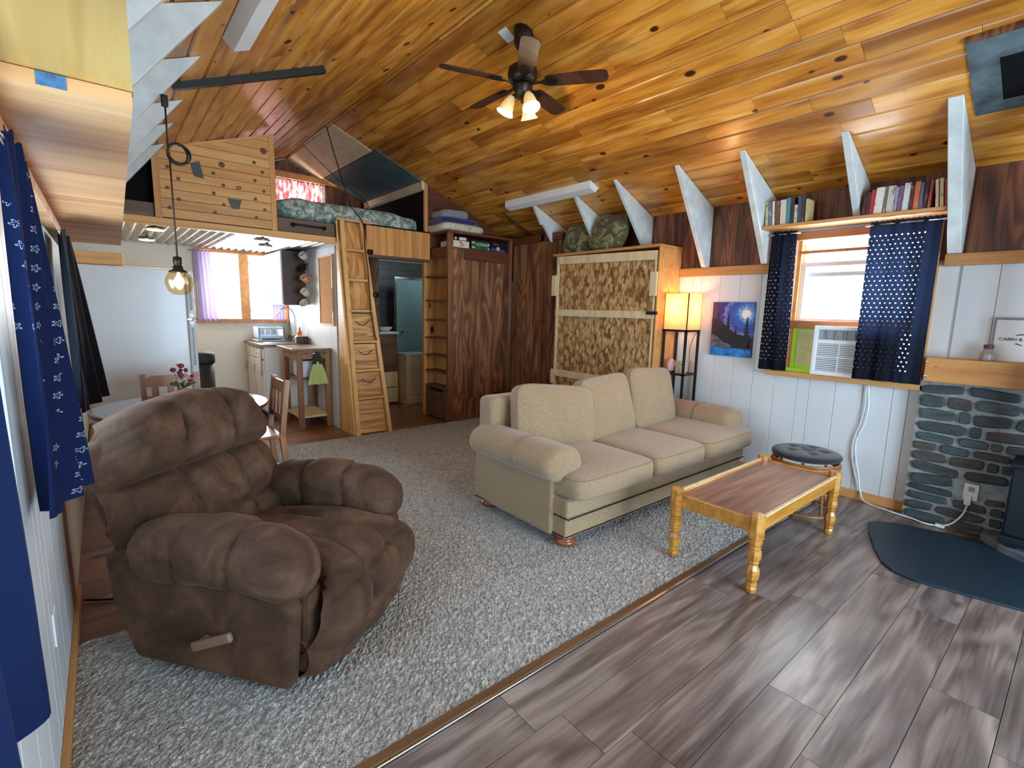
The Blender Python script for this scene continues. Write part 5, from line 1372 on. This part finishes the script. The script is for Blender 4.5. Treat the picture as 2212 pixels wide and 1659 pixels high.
MB().box(1.645, 1.965, 7.425, 7.765, 1.045, 1.06).build('base', dkp, dk)
for x in (1.66, 1.94):
    for y in (7.44, 7.74): MB().box(x, x + .015, y, y + .015, 1.0222, 1.045).build('foot', dkp, dk)
so = thing('soap_bottle', 'clear bottle of orange dish soap by the faucet', 'bottle', (2.09, 7.12, 1.003))
MB().lathe([(0.028, 0), (0.032, 0.01), (0.032, 0.13), (0.022, 0.16), (0.012, 0.17)], (2.09, 7.12, 1.003), 14).build('bottle', M['orange_soap'], so, smooth=True)
MB().lathe([(0.012, 0.17), (0.013, 0.195), (0.005, 0.205), (0.004, 0.22)], (2.09, 7.12, 1.003), 10).build('cap', M['plastic_grey'], so)
to = thing('toaster', 'steel and brown toaster at the counter end', 'toaster', (2.08, 6.99, 0.996))
MB().box(2.0, 2.14, 6.945, 7.06, 0.9965, 1.10).build('shell', M['galvanised'], to, bevel=0.02)
MB().box(1.99, 2.15, 6.938, 6.946, 1.0, 1.09).build('end_plate', M['melamine_brown'], to, bevel=0.01)
MB().box(2.10, 2.145, 6.915, 6.938, 1.06, 1.075).build('lever', M['black'], to)
# upper cabinet
uc = thing('wall_cabinet', 'brown wall cabinet with white doors over the sink', 'cabinet', (2.02, 7.45, 1.51))
MB().box(1.885, 2.17, 7.05, 7.87, 1.512, 2.222).build('carcass', M['melamine_brown'], uc)
for k in range(2):
    y0 = 7.055 + k * 0.405
    dor = MB().box(1.862, 1.884, y0, y0 + 0.40, 1.52, 2.215).build('door', M['cabinet_cream'], uc, bevel=0.004)
    MB().box(1.858, 1.863, y0 + .06, y0 + 0.34, 1.58, 2.155).build('inset_panel', M['white_paint'], dor)
    MB().tube([(1.86, y0 + .35, 1.56), (1.835, y0 + .35, 1.56), (1.835, y0 + .35, 1.66), (1.86, y0 + .35, 1.66)], 0.005, 6).build('handle', M['iron'], dor)
# hanging mugs and pans
def hang(name, lab, y, z, prof, mat, cat, hd=True, r=0.045):
    t = thing(name, lab, cat, (2.12, y, z), 0, 'cups and pans hanging on the kitchen wall')
    MB().lathe(prof, (2.11, y, z), 16, Matrix.Rotation(-0.9, 3, 'Y') @ Matrix.Rotation(0.4, 3, 'X')).build('bowl', M[mat], t, smooth=True)
    MB().tube([(2.12, y, z + .035), (2.14, y, z + .07), (2.16, y, z + .075), (2.168, y, z + .05)], 0.006, 6).build('handle', M[mat], t, smooth=True)
    MB().tube([(2.171, y, z + .085), (2.15, y, z + .08), (2.148, y, z + .062)], 0.003, 6).build('hook', M['iron'], t)
mug = [(0.036, 0), (0.044, 0.01), (0.047, 0.085), (0.043, 0.085), (0.038, 0.012), (0.005, 0.01)]
pan = [(0.05, 0), (0.06, 0.02), (0.062, 0.035), (0.056, 0.034), (0.045, 0.008), (0.004, 0.006)]
hang('tea_pot', 'white tea pot hanging highest beside the cork board', 6.80, 2.12, mug, 'ceramic', 'tea pot')
hang('iron_pan', 'small black pan hanging against the brown cabinet', 6.93, 1.985, pan, 'iron', 'pan')
hang('coffee_mug', 'peach patterned mug hanging below the black pan', 6.78, 1.83, mug, 'ceramic_peach', 'mug')
hang('coffee_mug', 'cream mug with a yellow handle hanging below the peach mug', 6.79, 1.655, mug, 'cream_wall', 'mug')
hang('enamel_cup', 'mint enamel cup hanging lowest above the sink', 6.92, 1.53, pan, 'enamel_mint', 'cup')
# cork board
ck = thing('cork_board', 'framed cork board on the kitchen wall beside the ladder', 'cork board', (2.165, 6.22, 1.27))
MB().box(2.158, 2.171, 6.0, 6.44, 1.29, 2.10).build('cork', M['cork'], ck)
for y0, y1, z0, z1 in ((5.98, 6.46, 1.27, 1.29), (5.98, 6.46, 2.10, 2.12), (5.98, 6.0, 1.29, 2.10), (6.44, 6.46, 1.29, 2.10)):
    MB().box(2.150, 2.171, y0, y1, z0, z1).build('frame', M['trim_wood'], ck)
MB().box(2.146, 2.150, 5.985, 6.0, 1.45, 1.72).build('red_tag', M['brick_red'], ck)
# kitchen curtain
kc = thing('kitchen_curtain', 'short sheer lilac curtain at the left of the kitchen window', 'curtain', (1.12, 7.84, 1.3))
MB().grid(lambda u, v: (0.99 + (0.20 + 0.05 * (1 - v)) * u, 7.835 + 0.02 * math.sin(u * 9 * PI), 1.27 + 0.94 * v), 50, 8).build('cloth', M['sheer'], kc, smooth=True)
MB().tube([(0.95, 7.84, 2.20), (2.17, 7.84, 2.20)], 0.008, 8).build('rod', M['trim_wood'], kc)
kd = thing('kitchen_curtain', 'short sheer curtain at the right of the kitchen window behind the cabinet', 'curtain', (2.06, 7.84, 1.3))
MB().grid(lambda u, v: (1.93 + 0.17 * u, 7.832 + 0.015 * math.sin(u * 8 * PI), 1.29 + 0.86 * v), 40, 6).build('cloth', M['sheer'], kd, smooth=True)
# island cart
iw = M['chair_wood']
ic = thing('kitchen_cart', 'brown wooden kitchen cart with open shelves in front of the counter', 'cart', (1.95, 6.45, 0))
MB().box(1.70, 2.165, 6.11, 6.80, 0.965, 0.992).build('top', M['counter'], ic, bevel=0.004)
for x in (1.765, 2.10):
    for y in (6.15, 6.72): MB().box(x, x + 0.062, y, y + 0.05, 0.0, 0.964).build('leg', M['chair_wood'], ic, bevel=0.003)
for y in (6.155, 6.725): MB().box(1.828, 2.10, y, y + 0.04, 0.86, 0.964).build('apron', M['chair_wood'], ic)
for x in (1.77, 2.115): MB().box(x, x + 0.04, 6.20, 6.72, 0.86, 0.964).build('apron', M['chair_wood'], ic)
MB().box(1.775, 2.15, 6.16, 6.76, 0.13, 0.155).build('lower_shelf', M['bleached'], ic)
MB().box(1.775, 2.15, 6.16, 6.76, 0.60, 0.62).build('middle_shelf', M['walnut'], ic)
MB().tube([(1.85, 6.148, 0.93), (1.85, 6.118, 0.93), (2.10, 6.118, 0.93), (2.10, 6.148, 0.93)], 0.008, 8).build('towel_bar', M['chrome'], ic, smooth=True)
tag(MB().box(1.84, 2.08, 6.25, 6.6, 0.621, 0.83).build('storage_bin', M['plastic_white'], bevel=0.01), 'white storage bin on the middle shelf of the cart', 'bin')
tw = thing('hand_towel', 'green hand towel hanging from the cart rail', 'towel', (1.99, 6.11, 0.55))
MB().grid(lambda u, v: (1.99 + (u - .5) * (0.20 * (1 - v) ** .6 + 0.05), 6.105 - 0.012 * math.sin(u * 5 * PI) * (1 - v), 0.55 + 0.28 * v), 30, 10).build('cloth', M['towel_green'], tw, smooth=True)
MB().grid(lambda u, v: (1.99 + (u - .5) * (0.11 * (1 - v) + 0.04), 6.102 - 0.006 * math.sin(u * 3 * PI), 0.80 + 0.15 * v), 16, 6).build('knit_top', M['towel_dark'], tw, smooth=True)
mit = thing('oven_mitt', 'cream oven mitt hanging on the base cabinet', 'oven mitt', (1.545, 7.2, 0.5))
MB().prism([(1.548, y, z) for y, z in [(7.02, .92), (7.12, .92), (7.14, .78), (7.12, .60), (7.07, .56), (7.03, .70)]], (0.018, 0, 0)).build('cloth', M['cream_wall'], mit, bevel=0.006)

# dining table
TX, TY = 0.43, 4.33
dt = thing('dining_table', 'round glossy brown dining table behind the recliner', 'table', (TX, TY, 0))
gt = wood('glossy_top', (58, 34, 22), (86, 54, 36), (110, 74, 50), 0, 0.10, 0.6, tint=0.0)
MB().lathe([(0.50, 0.722), (0.555, 0.728), (0.56, 0.738), (0.555, 0.75), (0.54, 0.752)], (TX, TY, 0), 64).build('top', gt, dt)
MB().lathe([(0.46, 0.64), (0.46, 0.722)], (TX, TY, 0), 48).build('apron', M['chair_wood'], dt, smooth=False)
for a in range(4):
    w = PI / 4 + a * PI / 2
    MB().lathe([(0.022, 0), (0.03, 0.3), (0.034, 0.64)], (TX + 0.38 * math.cos(w), TY + 0.38 * math.sin(w), 0), 8).build('leg', M['wardrobe_trim'], dt)
def dchair(lab, x, y, rz):
    t = thing('dining_chair', lab, 'chair', (x, y, 0), rz, 'dining chairs')
    w = M['chair_wood']
    MB().box(-.21, .21, -.21, .20, .43, .455).build('seat', w, t, bevel=0.01, local=True)
    for sx in (-1, 1):
        MB().bar((sx * .185, -.18, 0), (sx * .185, -.18, .43), .04, .04).build('leg', w, t, local=True)
        MB().bar((sx * .19, .235, 0), (sx * .19, .19, .44), .036, .042, (0, 1, 0)).build('leg', w, t, local=True)
        MB().bar((sx * .19, .19, .44), (sx * .19, .245, .90), .038, .04, (0, 1, 0)).build('back_post', w, t, local=True)
    MB().prism([(-.171, .222, .79), (.171, .222, .79), (.171, .226, .86), (.13, .228, .885), (-.13, .228, .885), (-.171, .226, .86)], (0, .02, 0)).build('crest_rail', w, t, local=True)
    MB().box(-.171, .171, .205, .225, .56, .60).build('lower_rail', w, t, local=True)
    for k in range(3): MB().bar((-.11 + k * .11, .216, .60), (-.11 + k * .11, .232, .79), .05, .012, (0, 1, 0)).build('slat', w, t, local=True)
    for z in (.2,):
        MB().bar((-.185, -.16, z), (-.185, .2, z), .02, .03).build('stretcher', w, t, local=True); MB().bar((.185, -.16, z), (.185, .2, z), .02, .03).build('stretcher', w, t, local=True)
    return t
dchair('wooden dining chair seen from behind at the right of the round table', 0.87, 4.38, -PI / 2)
dchair('wooden dining chair on the far side of the round table, before the fridge', 0.41, 4.87, 0)
# flowers and shakers
vs = thing('flower_vase', 'small terracotta vase of red and pink flowers on the dining table', 'vase', (0.44, 4.50, 0.753))
MB().lathe([(0.03, 0.0), (0.045, 0.02), (0.048, 0.06), (0.038, 0.09), (0.042, 0.10)], (0.44, 4.5, 0.753), 16).build('pot', M['terracotta'], vs, smooth=True)
rf = random.Random(3)
for k in range(16):
    a = rf.uniform(0, 2 * PI); rr = rf.uniform(0.01, 0.075); h = rf.uniform(0.15, 0.29)
    top_ = (0.44 + rr * math.cos(a), 4.5 + rr * math.sin(a), 0.753 + h)
    MB().tube([(0.44, 4.5, 0.84), (0.44 + rr * .6 * math.cos(a), 4.5 + rr * .6 * math.sin(a), 0.753 + h * .7), top_], 0.002, 5).build('stem', M['leaf'], vs)
    MB().blob(top_, (rf.uniform(.014, .022), rf.uniform(.014, .022), rf.uniform(.010, .018)), (1, 1), None, 7, 5).build('blossom', M['petal'] if k % 3 else M['petal_pink'], vs)
for k in range(8):
    a = k * PI / 4
    MB().prism([(0.44 + .02 * math.cos(a), 4.5 + .02 * math.sin(a), 0.85), (0.44 + .07 * math.cos(a - .3), 4.5 + .07 * math.sin(a - .3), 0.90), (0.44 + .09 * math.cos(a), 4.5 + .09 * math.sin(a), 0.885), (0.44 + .07 * math.cos(a + .3), 4.5 + .07 * math.sin(a + .3), 0.88)], (0, 0, .002)).build('leaf', M['leaf'], vs)
for dx, lab in ((0.085, 'small white shaker right of the flower vase'), (-0.07, 'small white shaker left of the flower vase')):
    t = thing('salt_shaker', lab, 'shaker', (0.44 + dx, 4.42, 0.753))
    MB().lathe([(0.02, 0), (0.022, 0.01), (0.016, 0.05)], (0.44 + dx, 4.42, 0.753), 10).build('body', M['ceramic'], t, smooth=True)
    MB().lathe([(0.016, 0.05), (0.014, 0.065), (0.004, 0.07)], (0.44 + dx, 4.42, 0.753), 10).build('cap', M['brick_red'], t)

# ================================================================ SOFA
sf = thing('three_seat_sofa', 'beige ribbed three seat sofa with rolled arms and nailhead trim', 'sofa', (3.28, 2.45, 0.012))
SC = M['sofa_cloth']; F0 = 0.016
MB().box(2.13, 4.44, 1.99, 2.93, F0 + 0.065, 0.34).build('base', SC, sf, bevel=0.012)
MB().box(2.12, 4.45, 1.972, 2.02, 0.225, 0.335).build('seat_rail', SC, sf, bevel=0.016)
MB().box(2.13, 4.44, 2.76, 2.95, 0.30, 0.87).build('back_frame', SC, sf, bevel=0.05, seg=4)
def roll(cx, cy, cz, rx, rz, L, name):
    pr = [(0.02, -L), (0.55, -L + 0.004), (0.82, -L + 0.018), (0.95, -L + 0.045), (1.0, -L + 0.09), (1.0, L - 0.09), (0.95, L - 0.045), (0.82, L - 0.018), (0.55, L - 0.004), (0.02, L)]
    Mx = Matrix.Diagonal((rx, 1, rz)) @ Matrix.Rotation(-PI / 2, 3, 'X')
    return MB().lathe(pr, (cx, cy, cz), 28, Mx).build(name, SC, sf, smooth=True)
for s, cx in ((-1, 2.165), (1, 4.385)):
    MB().box(cx - 0.065 if s < 0 else cx - 0.11, cx + 0.11 if s < 0 else cx + 0.065, 2.10, 2.93, F0 + 0.065, 0.56).build('arm_panel', SC, sf, bevel=0.015)
    a = roll(cx, 2.47, 0.55, 0.165, 0.118, 0.45, 'arm_roll')
    MB().tube([(cx + 0.167 * math.cos(w), 2.38, 0.55 + 0.120 * math.sin(w)) for w in [PI * k / 12 for k in range(-2, 15)]], 0.005, 6).build('seam', M['piping'], a, smooth=True)
def sp_(x, p): return math.copysign(abs(x) ** p, x)
for i, (x0, x1) in enumerate(((2.12, 2.93), (2.93, 3.62), (3.62, 4.45))):
    cx, hx = (x0 + x1) / 2, (x1 - x0) / 2 - 0.002
    def crown(p, hx=hx):
        f = (1 - (p.x / hx) ** 2) * (1 - (p.y / 0.46) ** 2)
        return Vector((p.x, p.y, p.z + (0.022 * f if p.z > 0 else 0)))
    c = MB().blob((cx, 2.33, 0.425), (hx, 0.455, 0.085), (0.34, 0.18), None, 72, 20, crown).build('seat_cushion', SC, sf, smooth=True)
    for zz in (0.052, -0.052):
        MB().tube([(cx + hx * sp_(math.cos(2 * PI * k / 72), 0.18) * 0.975, 2.33 + 0.455 * sp_(math.sin(2 * PI * k / 72), 0.18) * 0.975, 0.425 + zz * 1.1) for k in range(72)], 0.007, 6, closed=True).build('piping', M['piping'], c, smooth=True)
backs = [(2.60, 0.37, 0.235, 2.60, 0.715, -14, 6, -7), (3.20, 0.33, 0.26, 2.60, 0.725, -16, -3, 2), (3.86, 0.36, 0.275, 2.62, 0.735, -14, 3, 4)]
for i, (cx, hx, hz, cy, cz, tilt, roll_, yaw) in enumerate(backs):
    Mr = Matrix.Rotation(math.radians(yaw), 3, 'Z') @ Matrix.Rotation(math.radians(tilt), 3, 'X') @ Matrix.Rotation(math.radians(roll_), 3, 'Y')
    def puff(p, hx=hx, hz=hz):
        f = (1 - (p.x / hx) ** 2) * (1 - (p.z / hz) ** 2)
        return Vector((p.x * (1 - 0.05 * (p.z / hz)), p.y * (0.72 + 0.5 * max(f, 0)), p.z))
    mb = MB()
    def spx(x, p): return math.copysign(abs(x) ** p, x)
    # cushion with boxy face outline and domed thickness
    Mo = Mr @ Matrix.Rotation(PI / 2, 3, 'X')
    def pf(p, puff=puff): return Vector((p.x, p.y, p.z))
    Rz = Matrix.Rotation(PI / 2, 3, 'X')
    def fn(p, hx=hx, hz=hz):
        f = max(0, (1 - (p.x / hx) ** 2) * (1 - (p.y / hz) ** 2))
        return Vector((p.x, p.y, p.z * (0.62 + 0.62 * f) + 0.008 * math.sin(p.x * 14 + p.y * 9) * f))
    mb.blob((cx, cy, cz), (hx, hz, 0.115), (0.42, 0.30), Mr @ Rz, 72, 24, fn)
    b = mb.build('back_cushion', SC, sf, smooth=True)
    MB().tube([Vector((cx, cy, cz)) + Mr @ Rz @ Vector((hx * spx(math.cos(2 * PI * k / 72), 0.30) * 0.972, hz * spx(math.sin(2 * PI * k / 72), 0.30) * 0.972, 0.044)) for k in range(72)], 0.007, 6, closed=True).build('piping', M['piping'], b, smooth=True)
for x in (2.20, 4.36):
    for y in (2.06, 2.86):
        MB().lathe([(0.05, 0), (0.068, 0.008), (0.075, 0.022), (0.068, 0.036), (0.055, 0.042), (0.06, 0.05), (0.062, 0.066)], (x, y, F0), 24).build('bun_foot', plain('bun_wood', (132, 66, 34), 0.3, coat=0.4) if (x, y) == (2.20, 2.06) else bpy.data.materials['bun_wood'], sf, smooth=True)
nh = MB()
def nails(p0, p1, n):
    for k in range(n):
        p = Vector(p0).lerp(Vector(p1), (k + .5) / n)
        nh.blob(p, (0.006, 0.006, 0.006), (1, 1), None, 6, 4)
nails((2.13, 1.988, 0.098), (4.44, 1.988, 0.098), 150); nails((2.12, 1.97, 0.222), (4.45, 1.97, 0.222), 150)
nails((2.128, 2.0, 0.098), (2.098, 2.92, 0.098), 60); nails((2.128, 1.98, 0.222), (2.128, 2.10, 0.222), 9)
nh.build('nailhead_trim', M['iron'], sf)['kind'] = 'stuff'

# ================================================================ RECLINER
rc_ = thing('recliner', 'brown suede overstuffed recliner with tufted back and a side lever', 'recliner', (0.545, 2.40, 0.012), math.radians(38.5))
SU = M['suede']
def quilt(name, fn, nrm, cols, rows, amp, nu=72, nv=72, wrap=False, wob=0.004, sharp=0.42, fade=None):
    """padded surface: fn(u, v) base point, nrm(u, v) outward direction, cols/rows seam positions; each cell puffs out between its seams"""
    def cell(t, br):
        for a, b in zip(br[:-1], br[1:]):
            if t <= b or b == br[-1]: return 2 * (t - a) / (b - a) - 1
    r = random.Random(name); ph = [r.uniform(0, 6) for _ in range(4)]
    def P(u, v):
        su = u + 0.012 * math.sin(v * 9 + ph[0]); sv = v + 0.014 * math.sin(u * 8 + ph[1])
        pu = 1.0 if cols is None else max(0.0, 1 - abs(cell(min(max(su, 0), 1), cols)) ** 3.2) ** sharp
        pv = 1.0 if rows is None else max(0.0, 1 - abs(cell(min(max(sv, 0), 1), rows)) ** 3.0) ** sharp
        w = wob * (math.sin(u * 37 + v * 23 + ph[2]) + math.sin(u * 19 - v * 41 + ph[3]))
        return Vector(fn(u, v)) + Vector(nrm(u, v)) * ((amp * pu * pv + w * (1 - 0.6 * pu * pv)) * (1.0 if fade is None else fade(u, v)))
    return MB().grid(P, nu, nv, wrapu=wrap).build(name, SU, rc_, smooth=True, local=True)
def lerp(a, b, t): return a + (b - a) * t
def prof(pts, t):
    """smooth curve through points"""
    n = len(pts) - 1; i = min(int(t * n), n - 1); f = t * n - i
    P = [Vector(p) for p in pts]; p0, p1, p2, p3 = P[max(i - 1, 0)], P[i], P[i + 1], P[min(i + 2, n)]
    return 0.5 * ((2 * p1) + (p2 - p0) * f + (2 * p0 - 5 * p1 + 4 * p2 - p3) * f * f + (3 * p1 - p0 - 3 * p2 + p3) * f ** 3)
for s in (-1, 1):
    MB().prism([(s * 0.39, -0.41, 0.03), (s * 0.39, 0.30, 0.05), (s * 0.39, 0.40, 0.30), (s * 0.39, 0.42, 0.50), (s * 0.39, -0.38, 0.53), (s * 0.39, -0.44, 0.36)], (s * 0.075, 0, 0)).build('side_panel', SU, rc_, bevel=0.035, seg=4, local=True)
    def arme(v): return max(0.0, 1 - (abs(2 * v - 1)) ** 5) ** 0.42
    def arm(u, v, s=s):
        # u round the roll, v from front to back
        y = lerp(-0.475, 0.30, v)
        e = arme(v)
        zc = 0.530 + 0.030 * math.sin(PI * min(1, v * 1.25)) - 0.045 * (1 - v) ** 3
        a = 2 * PI * u * s
        rx, rz = 0.118 * e, 0.092 * e
        return (s * 0.385 + rx * math.cos(a), y, zc + rz * math.sin(a) - (0.03 * e if math.sin(a) < -0.3 else 0))
    def armn(u, v, s=s):
        a = 2 * PI * u * s; return (math.cos(a), 0.0, math.sin(a))
    quilt('arm_pad', arm, armn, None, [-0.25, 0.36, 0.66, 1.2], 0.028, 56, 84, wrap=True, sharp=0.36, fade=lambda u, v: arme(v))
MB().box(-0.395, 0.395, -0.468, 0.36, 0.05, 0.40).build('frame', SU, rc_, local=True, bevel=0.04, seg=3)
th = math.radians(22)
def bk(u, v, w=0.0):
    """u sideways, v up the back, w out of the back"""
    return (u, 0.235 + v * math.sin(th) - w * math.cos(th), 0.40 + v * math.cos(th) + w * math.sin(th))
BN = (0, -math.cos(th), math.sin(th))
MB().prism([bk(-0.40, -0.05, -0.15), bk(0.40, -0.05, -0.15), bk(0.43, 0.40, -0.15), bk(0.40, 0.58, -0.15), bk(0.26, 0.635, -0.15), bk(-0.26, 0.635, -0.15), bk(-0.40, 0.58, -0.15), bk(-0.43, 0.40, -0.15)], Vector(bk(0, 0, 0.13)) - Vector(bk(0, 0, 0.0))).build('back_shell', SU, rc_, bevel=0.04, seg=4, local=True)
def back_at(u, v, v0, v1, w0):
    x = lerp(-1, 1, u); vv = lerp(v0, v1, v)
    hw = 0.40 + 0.04 * math.sin(PI * min(1, max(0, (vv + 0.05) / 0.62))) - 0.05 * max(0.0, (vv - 0.45) / 0.2) ** 2
    edge = max(0.0, 1 - abs(x) ** 5) ** 0.5
    ev = max(0.0, 1 - abs(2 * v - 1) ** 6) ** 0.5
    crown = 0.065 * (1 - x * x)
    return bk(x * hw, vv + (crown * v if v1 > 0.6 else 0), -0.10 + (w0 + 0.10) * edge * ev)
quilt('head_pad', lambda u, v: back_at(u, v, 0.365, 0.655, 0.085), lambda u, v: BN, [0, 0.335, 0.665, 1.0], [-0.02, 1.08], 0.095, 150, 64, sharp=0.42)
quilt('back_pad', lambda u, v: back_at(u, v, -0.08, 0.40, 0.035), lambda u, v: BN, [0, 0.335, 0.665, 1.0], [0, 0.42, 1.0], 0.072, 150, 80, sharp=0.42)
seat_prof = [(0.20, 0.40), (0.02, 0.425), (-0.20, 0.445), (-0.40, 0.440), (-0.52, 0.395), (-0.555, 0.30), (-0.525, 0.20), (-0.45, 0.165)]
def seat(u, v):
    q = prof([(0, y, z) for y, z in seat_prof], v); x = lerp(-1, 1, u)
    hw = lerp(0.285, 0.402, min(1, max(0, (v - 0.42) / 0.2)))
    k = max(0.0, (abs(x) - 0.86) / 0.14) ** 2
    return (x * hw, q.y + (0.05 * x * x + 0.035 * k) * (v > 0.5) * min(1, (v - 0.5) * 3), q.z - 0.03 * x * x - 0.05 * k * (v < 0.5))
def seatn(u, v):
    a, b = Vector(seat(u, max(0, v - .01))), Vector(seat(u, min(1, v + .01)))
    d = (b - a).normalized(); n = Vector((1, 0, 0)).cross(d); return n if n.z - n.y > 0 else -n
quilt('seat_pad', seat, seatn, [0, 0.34, 0.66, 1.0], [-0.3, 0.60, 1.15], 0.062, 130, 110, sharp=0.40, fade=lambda u, v: 1 - abs(2 * u - 1) ** 10)
foot_prof = [(-0.40, 0.215), (-0.50, 0.205), (-0.535, 0.14), (-0.515, 0.075), (-0.44, 0.035), (-0.30, 0.035)]
def foot(u, v):
    q = prof([(0, y, z) for y, z in foot_prof], v); x = lerp(-1, 1, u)
    k = max(0.0, (abs(x) - 0.86) / 0.14) ** 2
    return (x * 0.40, q.y + 0.05 * x * x + 0.035 * k, q.z)
def footn(u, v):
    d = (Vector(foot(u, min(1, v + .01))) - Vector(foot(u, max(0, v - .01)))).normalized(); n = Vector((1, 0, 0)).cross(d); return n if n.y < 0.2 else -n
quilt('foot_pad', foot, footn, [0, 0.34, 0.66, 1.0], [-0.2, 1.2], 0.030, 72, 40, fade=lambda u, v: 1 - abs(2 * u - 1) ** 10)
lvm = plain('lever_wood', (128, 98, 76), 0.45)
lv = MB().bar((-0.495, -0.02, 0.185), (-0.495, -0.195, 0.255), 0.024, 0.038).build('lever', lvm, rc_, bevel=0.01, seg=3, local=True)
MB().lathe([(0.022, 0), (0.022, 0.03)], (-0.463, -0.06, 0.20), 12, Matrix.Rotation(-PI / 2, 3, 'Y')).build('lever_hub', lvm, rc_, local=True)

# ================================================================ COFFEE TABLE
tb = thing('coffee_table', 'low oak coffee table with turned legs and a wood plank top', 'table', (3.22, 1.295, 0))
OK = M['oak']
legp = [(0.018, 0.0), (0.024, 0.006), (0.027, 0.03), (0.0235, 0.042), (0.027, 0.05), (0.0265, 0.06), (0.022, 0.066), (0.030, 0.085), (0.034, 0.115), (0.032, 0.14), (0.021, 0.165), (0.024, 0.175), (0.027, 0.182), (0.022, 0.188), (0.031, 0.20), (0.034, 0.225), (0.031, 0.25), (0.025, 0.257), (0.030, 0.264), (0.025, 0.271), (0.032, 0.285), (0.033, 0.305), (0.026, 0.315)]
for x in (2.625, 3.815):
    for y, zf in ((1.055, 0.0), (1.535, 0.013)):
        lg = MB().lathe([(r * 1.08, zf + z * (0.318 - zf) / 0.318) for r, z in legp], (x, y, 0), 8, facets=True).build('leg', OK, tb, bevel=0.0)
        MB().lathe([(0.035, 0.315), (0.040, 0.32), (0.040, 0.445), (0.034, 0.455), (0.001, 0.457)], (x, y, 0), 8, facets=True).build('corner_block', OK, lg)
for y in (1.055, 1.535): MB().box(2.65, 3.79, y - 0.012, y + 0.012, 0.345, 0.425).build('apron', OK, tb, bevel=0.004)
for x in (2.625, 3.815): MB().box(x - 0.012, x + 0.012, 1.085, 1.505, 0.345, 0.425).build('apron', OK, tb, bevel=0.004)
for y in (1.045, 1.545): MB().box(2.66, 3.78, y - 0.010, y + 0.010, 0.425, 0.433).build('lip', M['bleached'] if y > 1.5 else M['bleached'], tb, bevel=0.002)
n = 5; w = (1.523 - 1.067) / n
for k in range(n):
    MB().box(2.637, 3.803, 1.067 + k * w + .0006, 1.067 + (k + 1) * w - .0006, 0.398, 0.416).build('plank', M['table_top'], tb)

# ================================================================ RATTAN STOOL
st = thing('rattan_stool', 'round rattan stool with a black tufted cushion by the white wall', 'stool', (4.15, 1.36, 0))
SXc, SYc = 4.15, 1.36
def ring(r, z, tr): return [(SXc + r * math.cos(2 * PI * k / 40), SYc + r * math.sin(2 * PI * k / 40), z) for k in range(40)]
for r, z in ((0.225, 0.405), (0.232, 0.385), (0.225, 0.365), (0.20, 0.19), (0.225, 0.02)):
    MB().tube(ring(r, z, 0.012), 0.011, 8, closed=True).build('hoop', M['rattan'], st, smooth=True)
for k in range(8):
    a = 2 * PI * k / 8 + 0.2
    MB().tube([(SXc + 0.225 * math.cos(a), SYc + 0.225 * math.sin(a), 0.012), (SXc + 0.19 * math.cos(a + .1), SYc + 0.19 * math.sin(a + .1), 0.19), (SXc + 0.225 * math.cos(a + .2), SYc + 0.225 * math.sin(a + .2), 0.36)], 0.010, 8).build('cane_leg', M['rattan'], st, smooth=True)
def tuft(u, v):
    a = 2 * PI * u
    r = 0.24 * math.sin(PI * v) ** 0.55 if v > 0 else 0
    t = 0.036 * (1 if v > .5 else -1) * abs(math.cos(PI * v)) ** 0.7
    if v > 0.5:
        for q in range(5):
            w_ = 2 * PI * q / 5; d = math.hypot(r * math.cos(a) - 0.12 * math.cos(w_), r * math.sin(a) - 0.12 * math.sin(w_))
            t -= 0.018 * math.exp(-(d / 0.03) ** 2)
        t -= 0.02 * math.exp(-(r / 0.03) ** 2)
    return (SXc + r * math.cos(a), SYc + r * math.sin(a), 0.452 + t)
MB().grid(tuft, 60, 30, wrapu=True).build('cushion', M['black_cloth'], st, smooth=True)
for k in range(5):
    a = 2 * PI * k / 5
    MB().blob((SXc + .12 * math.cos(a), SYc + .12 * math.sin(a), 0.468), (.009, .009, .005), (1, 1), None, 8, 5).build('button', M['black'], st)
# small extras at the left wall
tag(MB().tube(smooth_path([(XL + 0.03, 3.10, 0.012), (-0.05, 3.02, 0.012), (0.08, 2.98, 0.03), (0.16, 2.95, 0.03)]), 0.006, 6).build('floor_cable', M['black'], smooth=True), 'short black cable on the floor behind the recliner', 'cable')
wo = MB().box(XL, XL + 0.006, 2.14, 2.21, 0.33, 0.45).build('switch_plate', M['plastic_white'], bevel=0.002)
tag(wo, 'white outlet plate on the left wall beside the recliner', 'outlet')
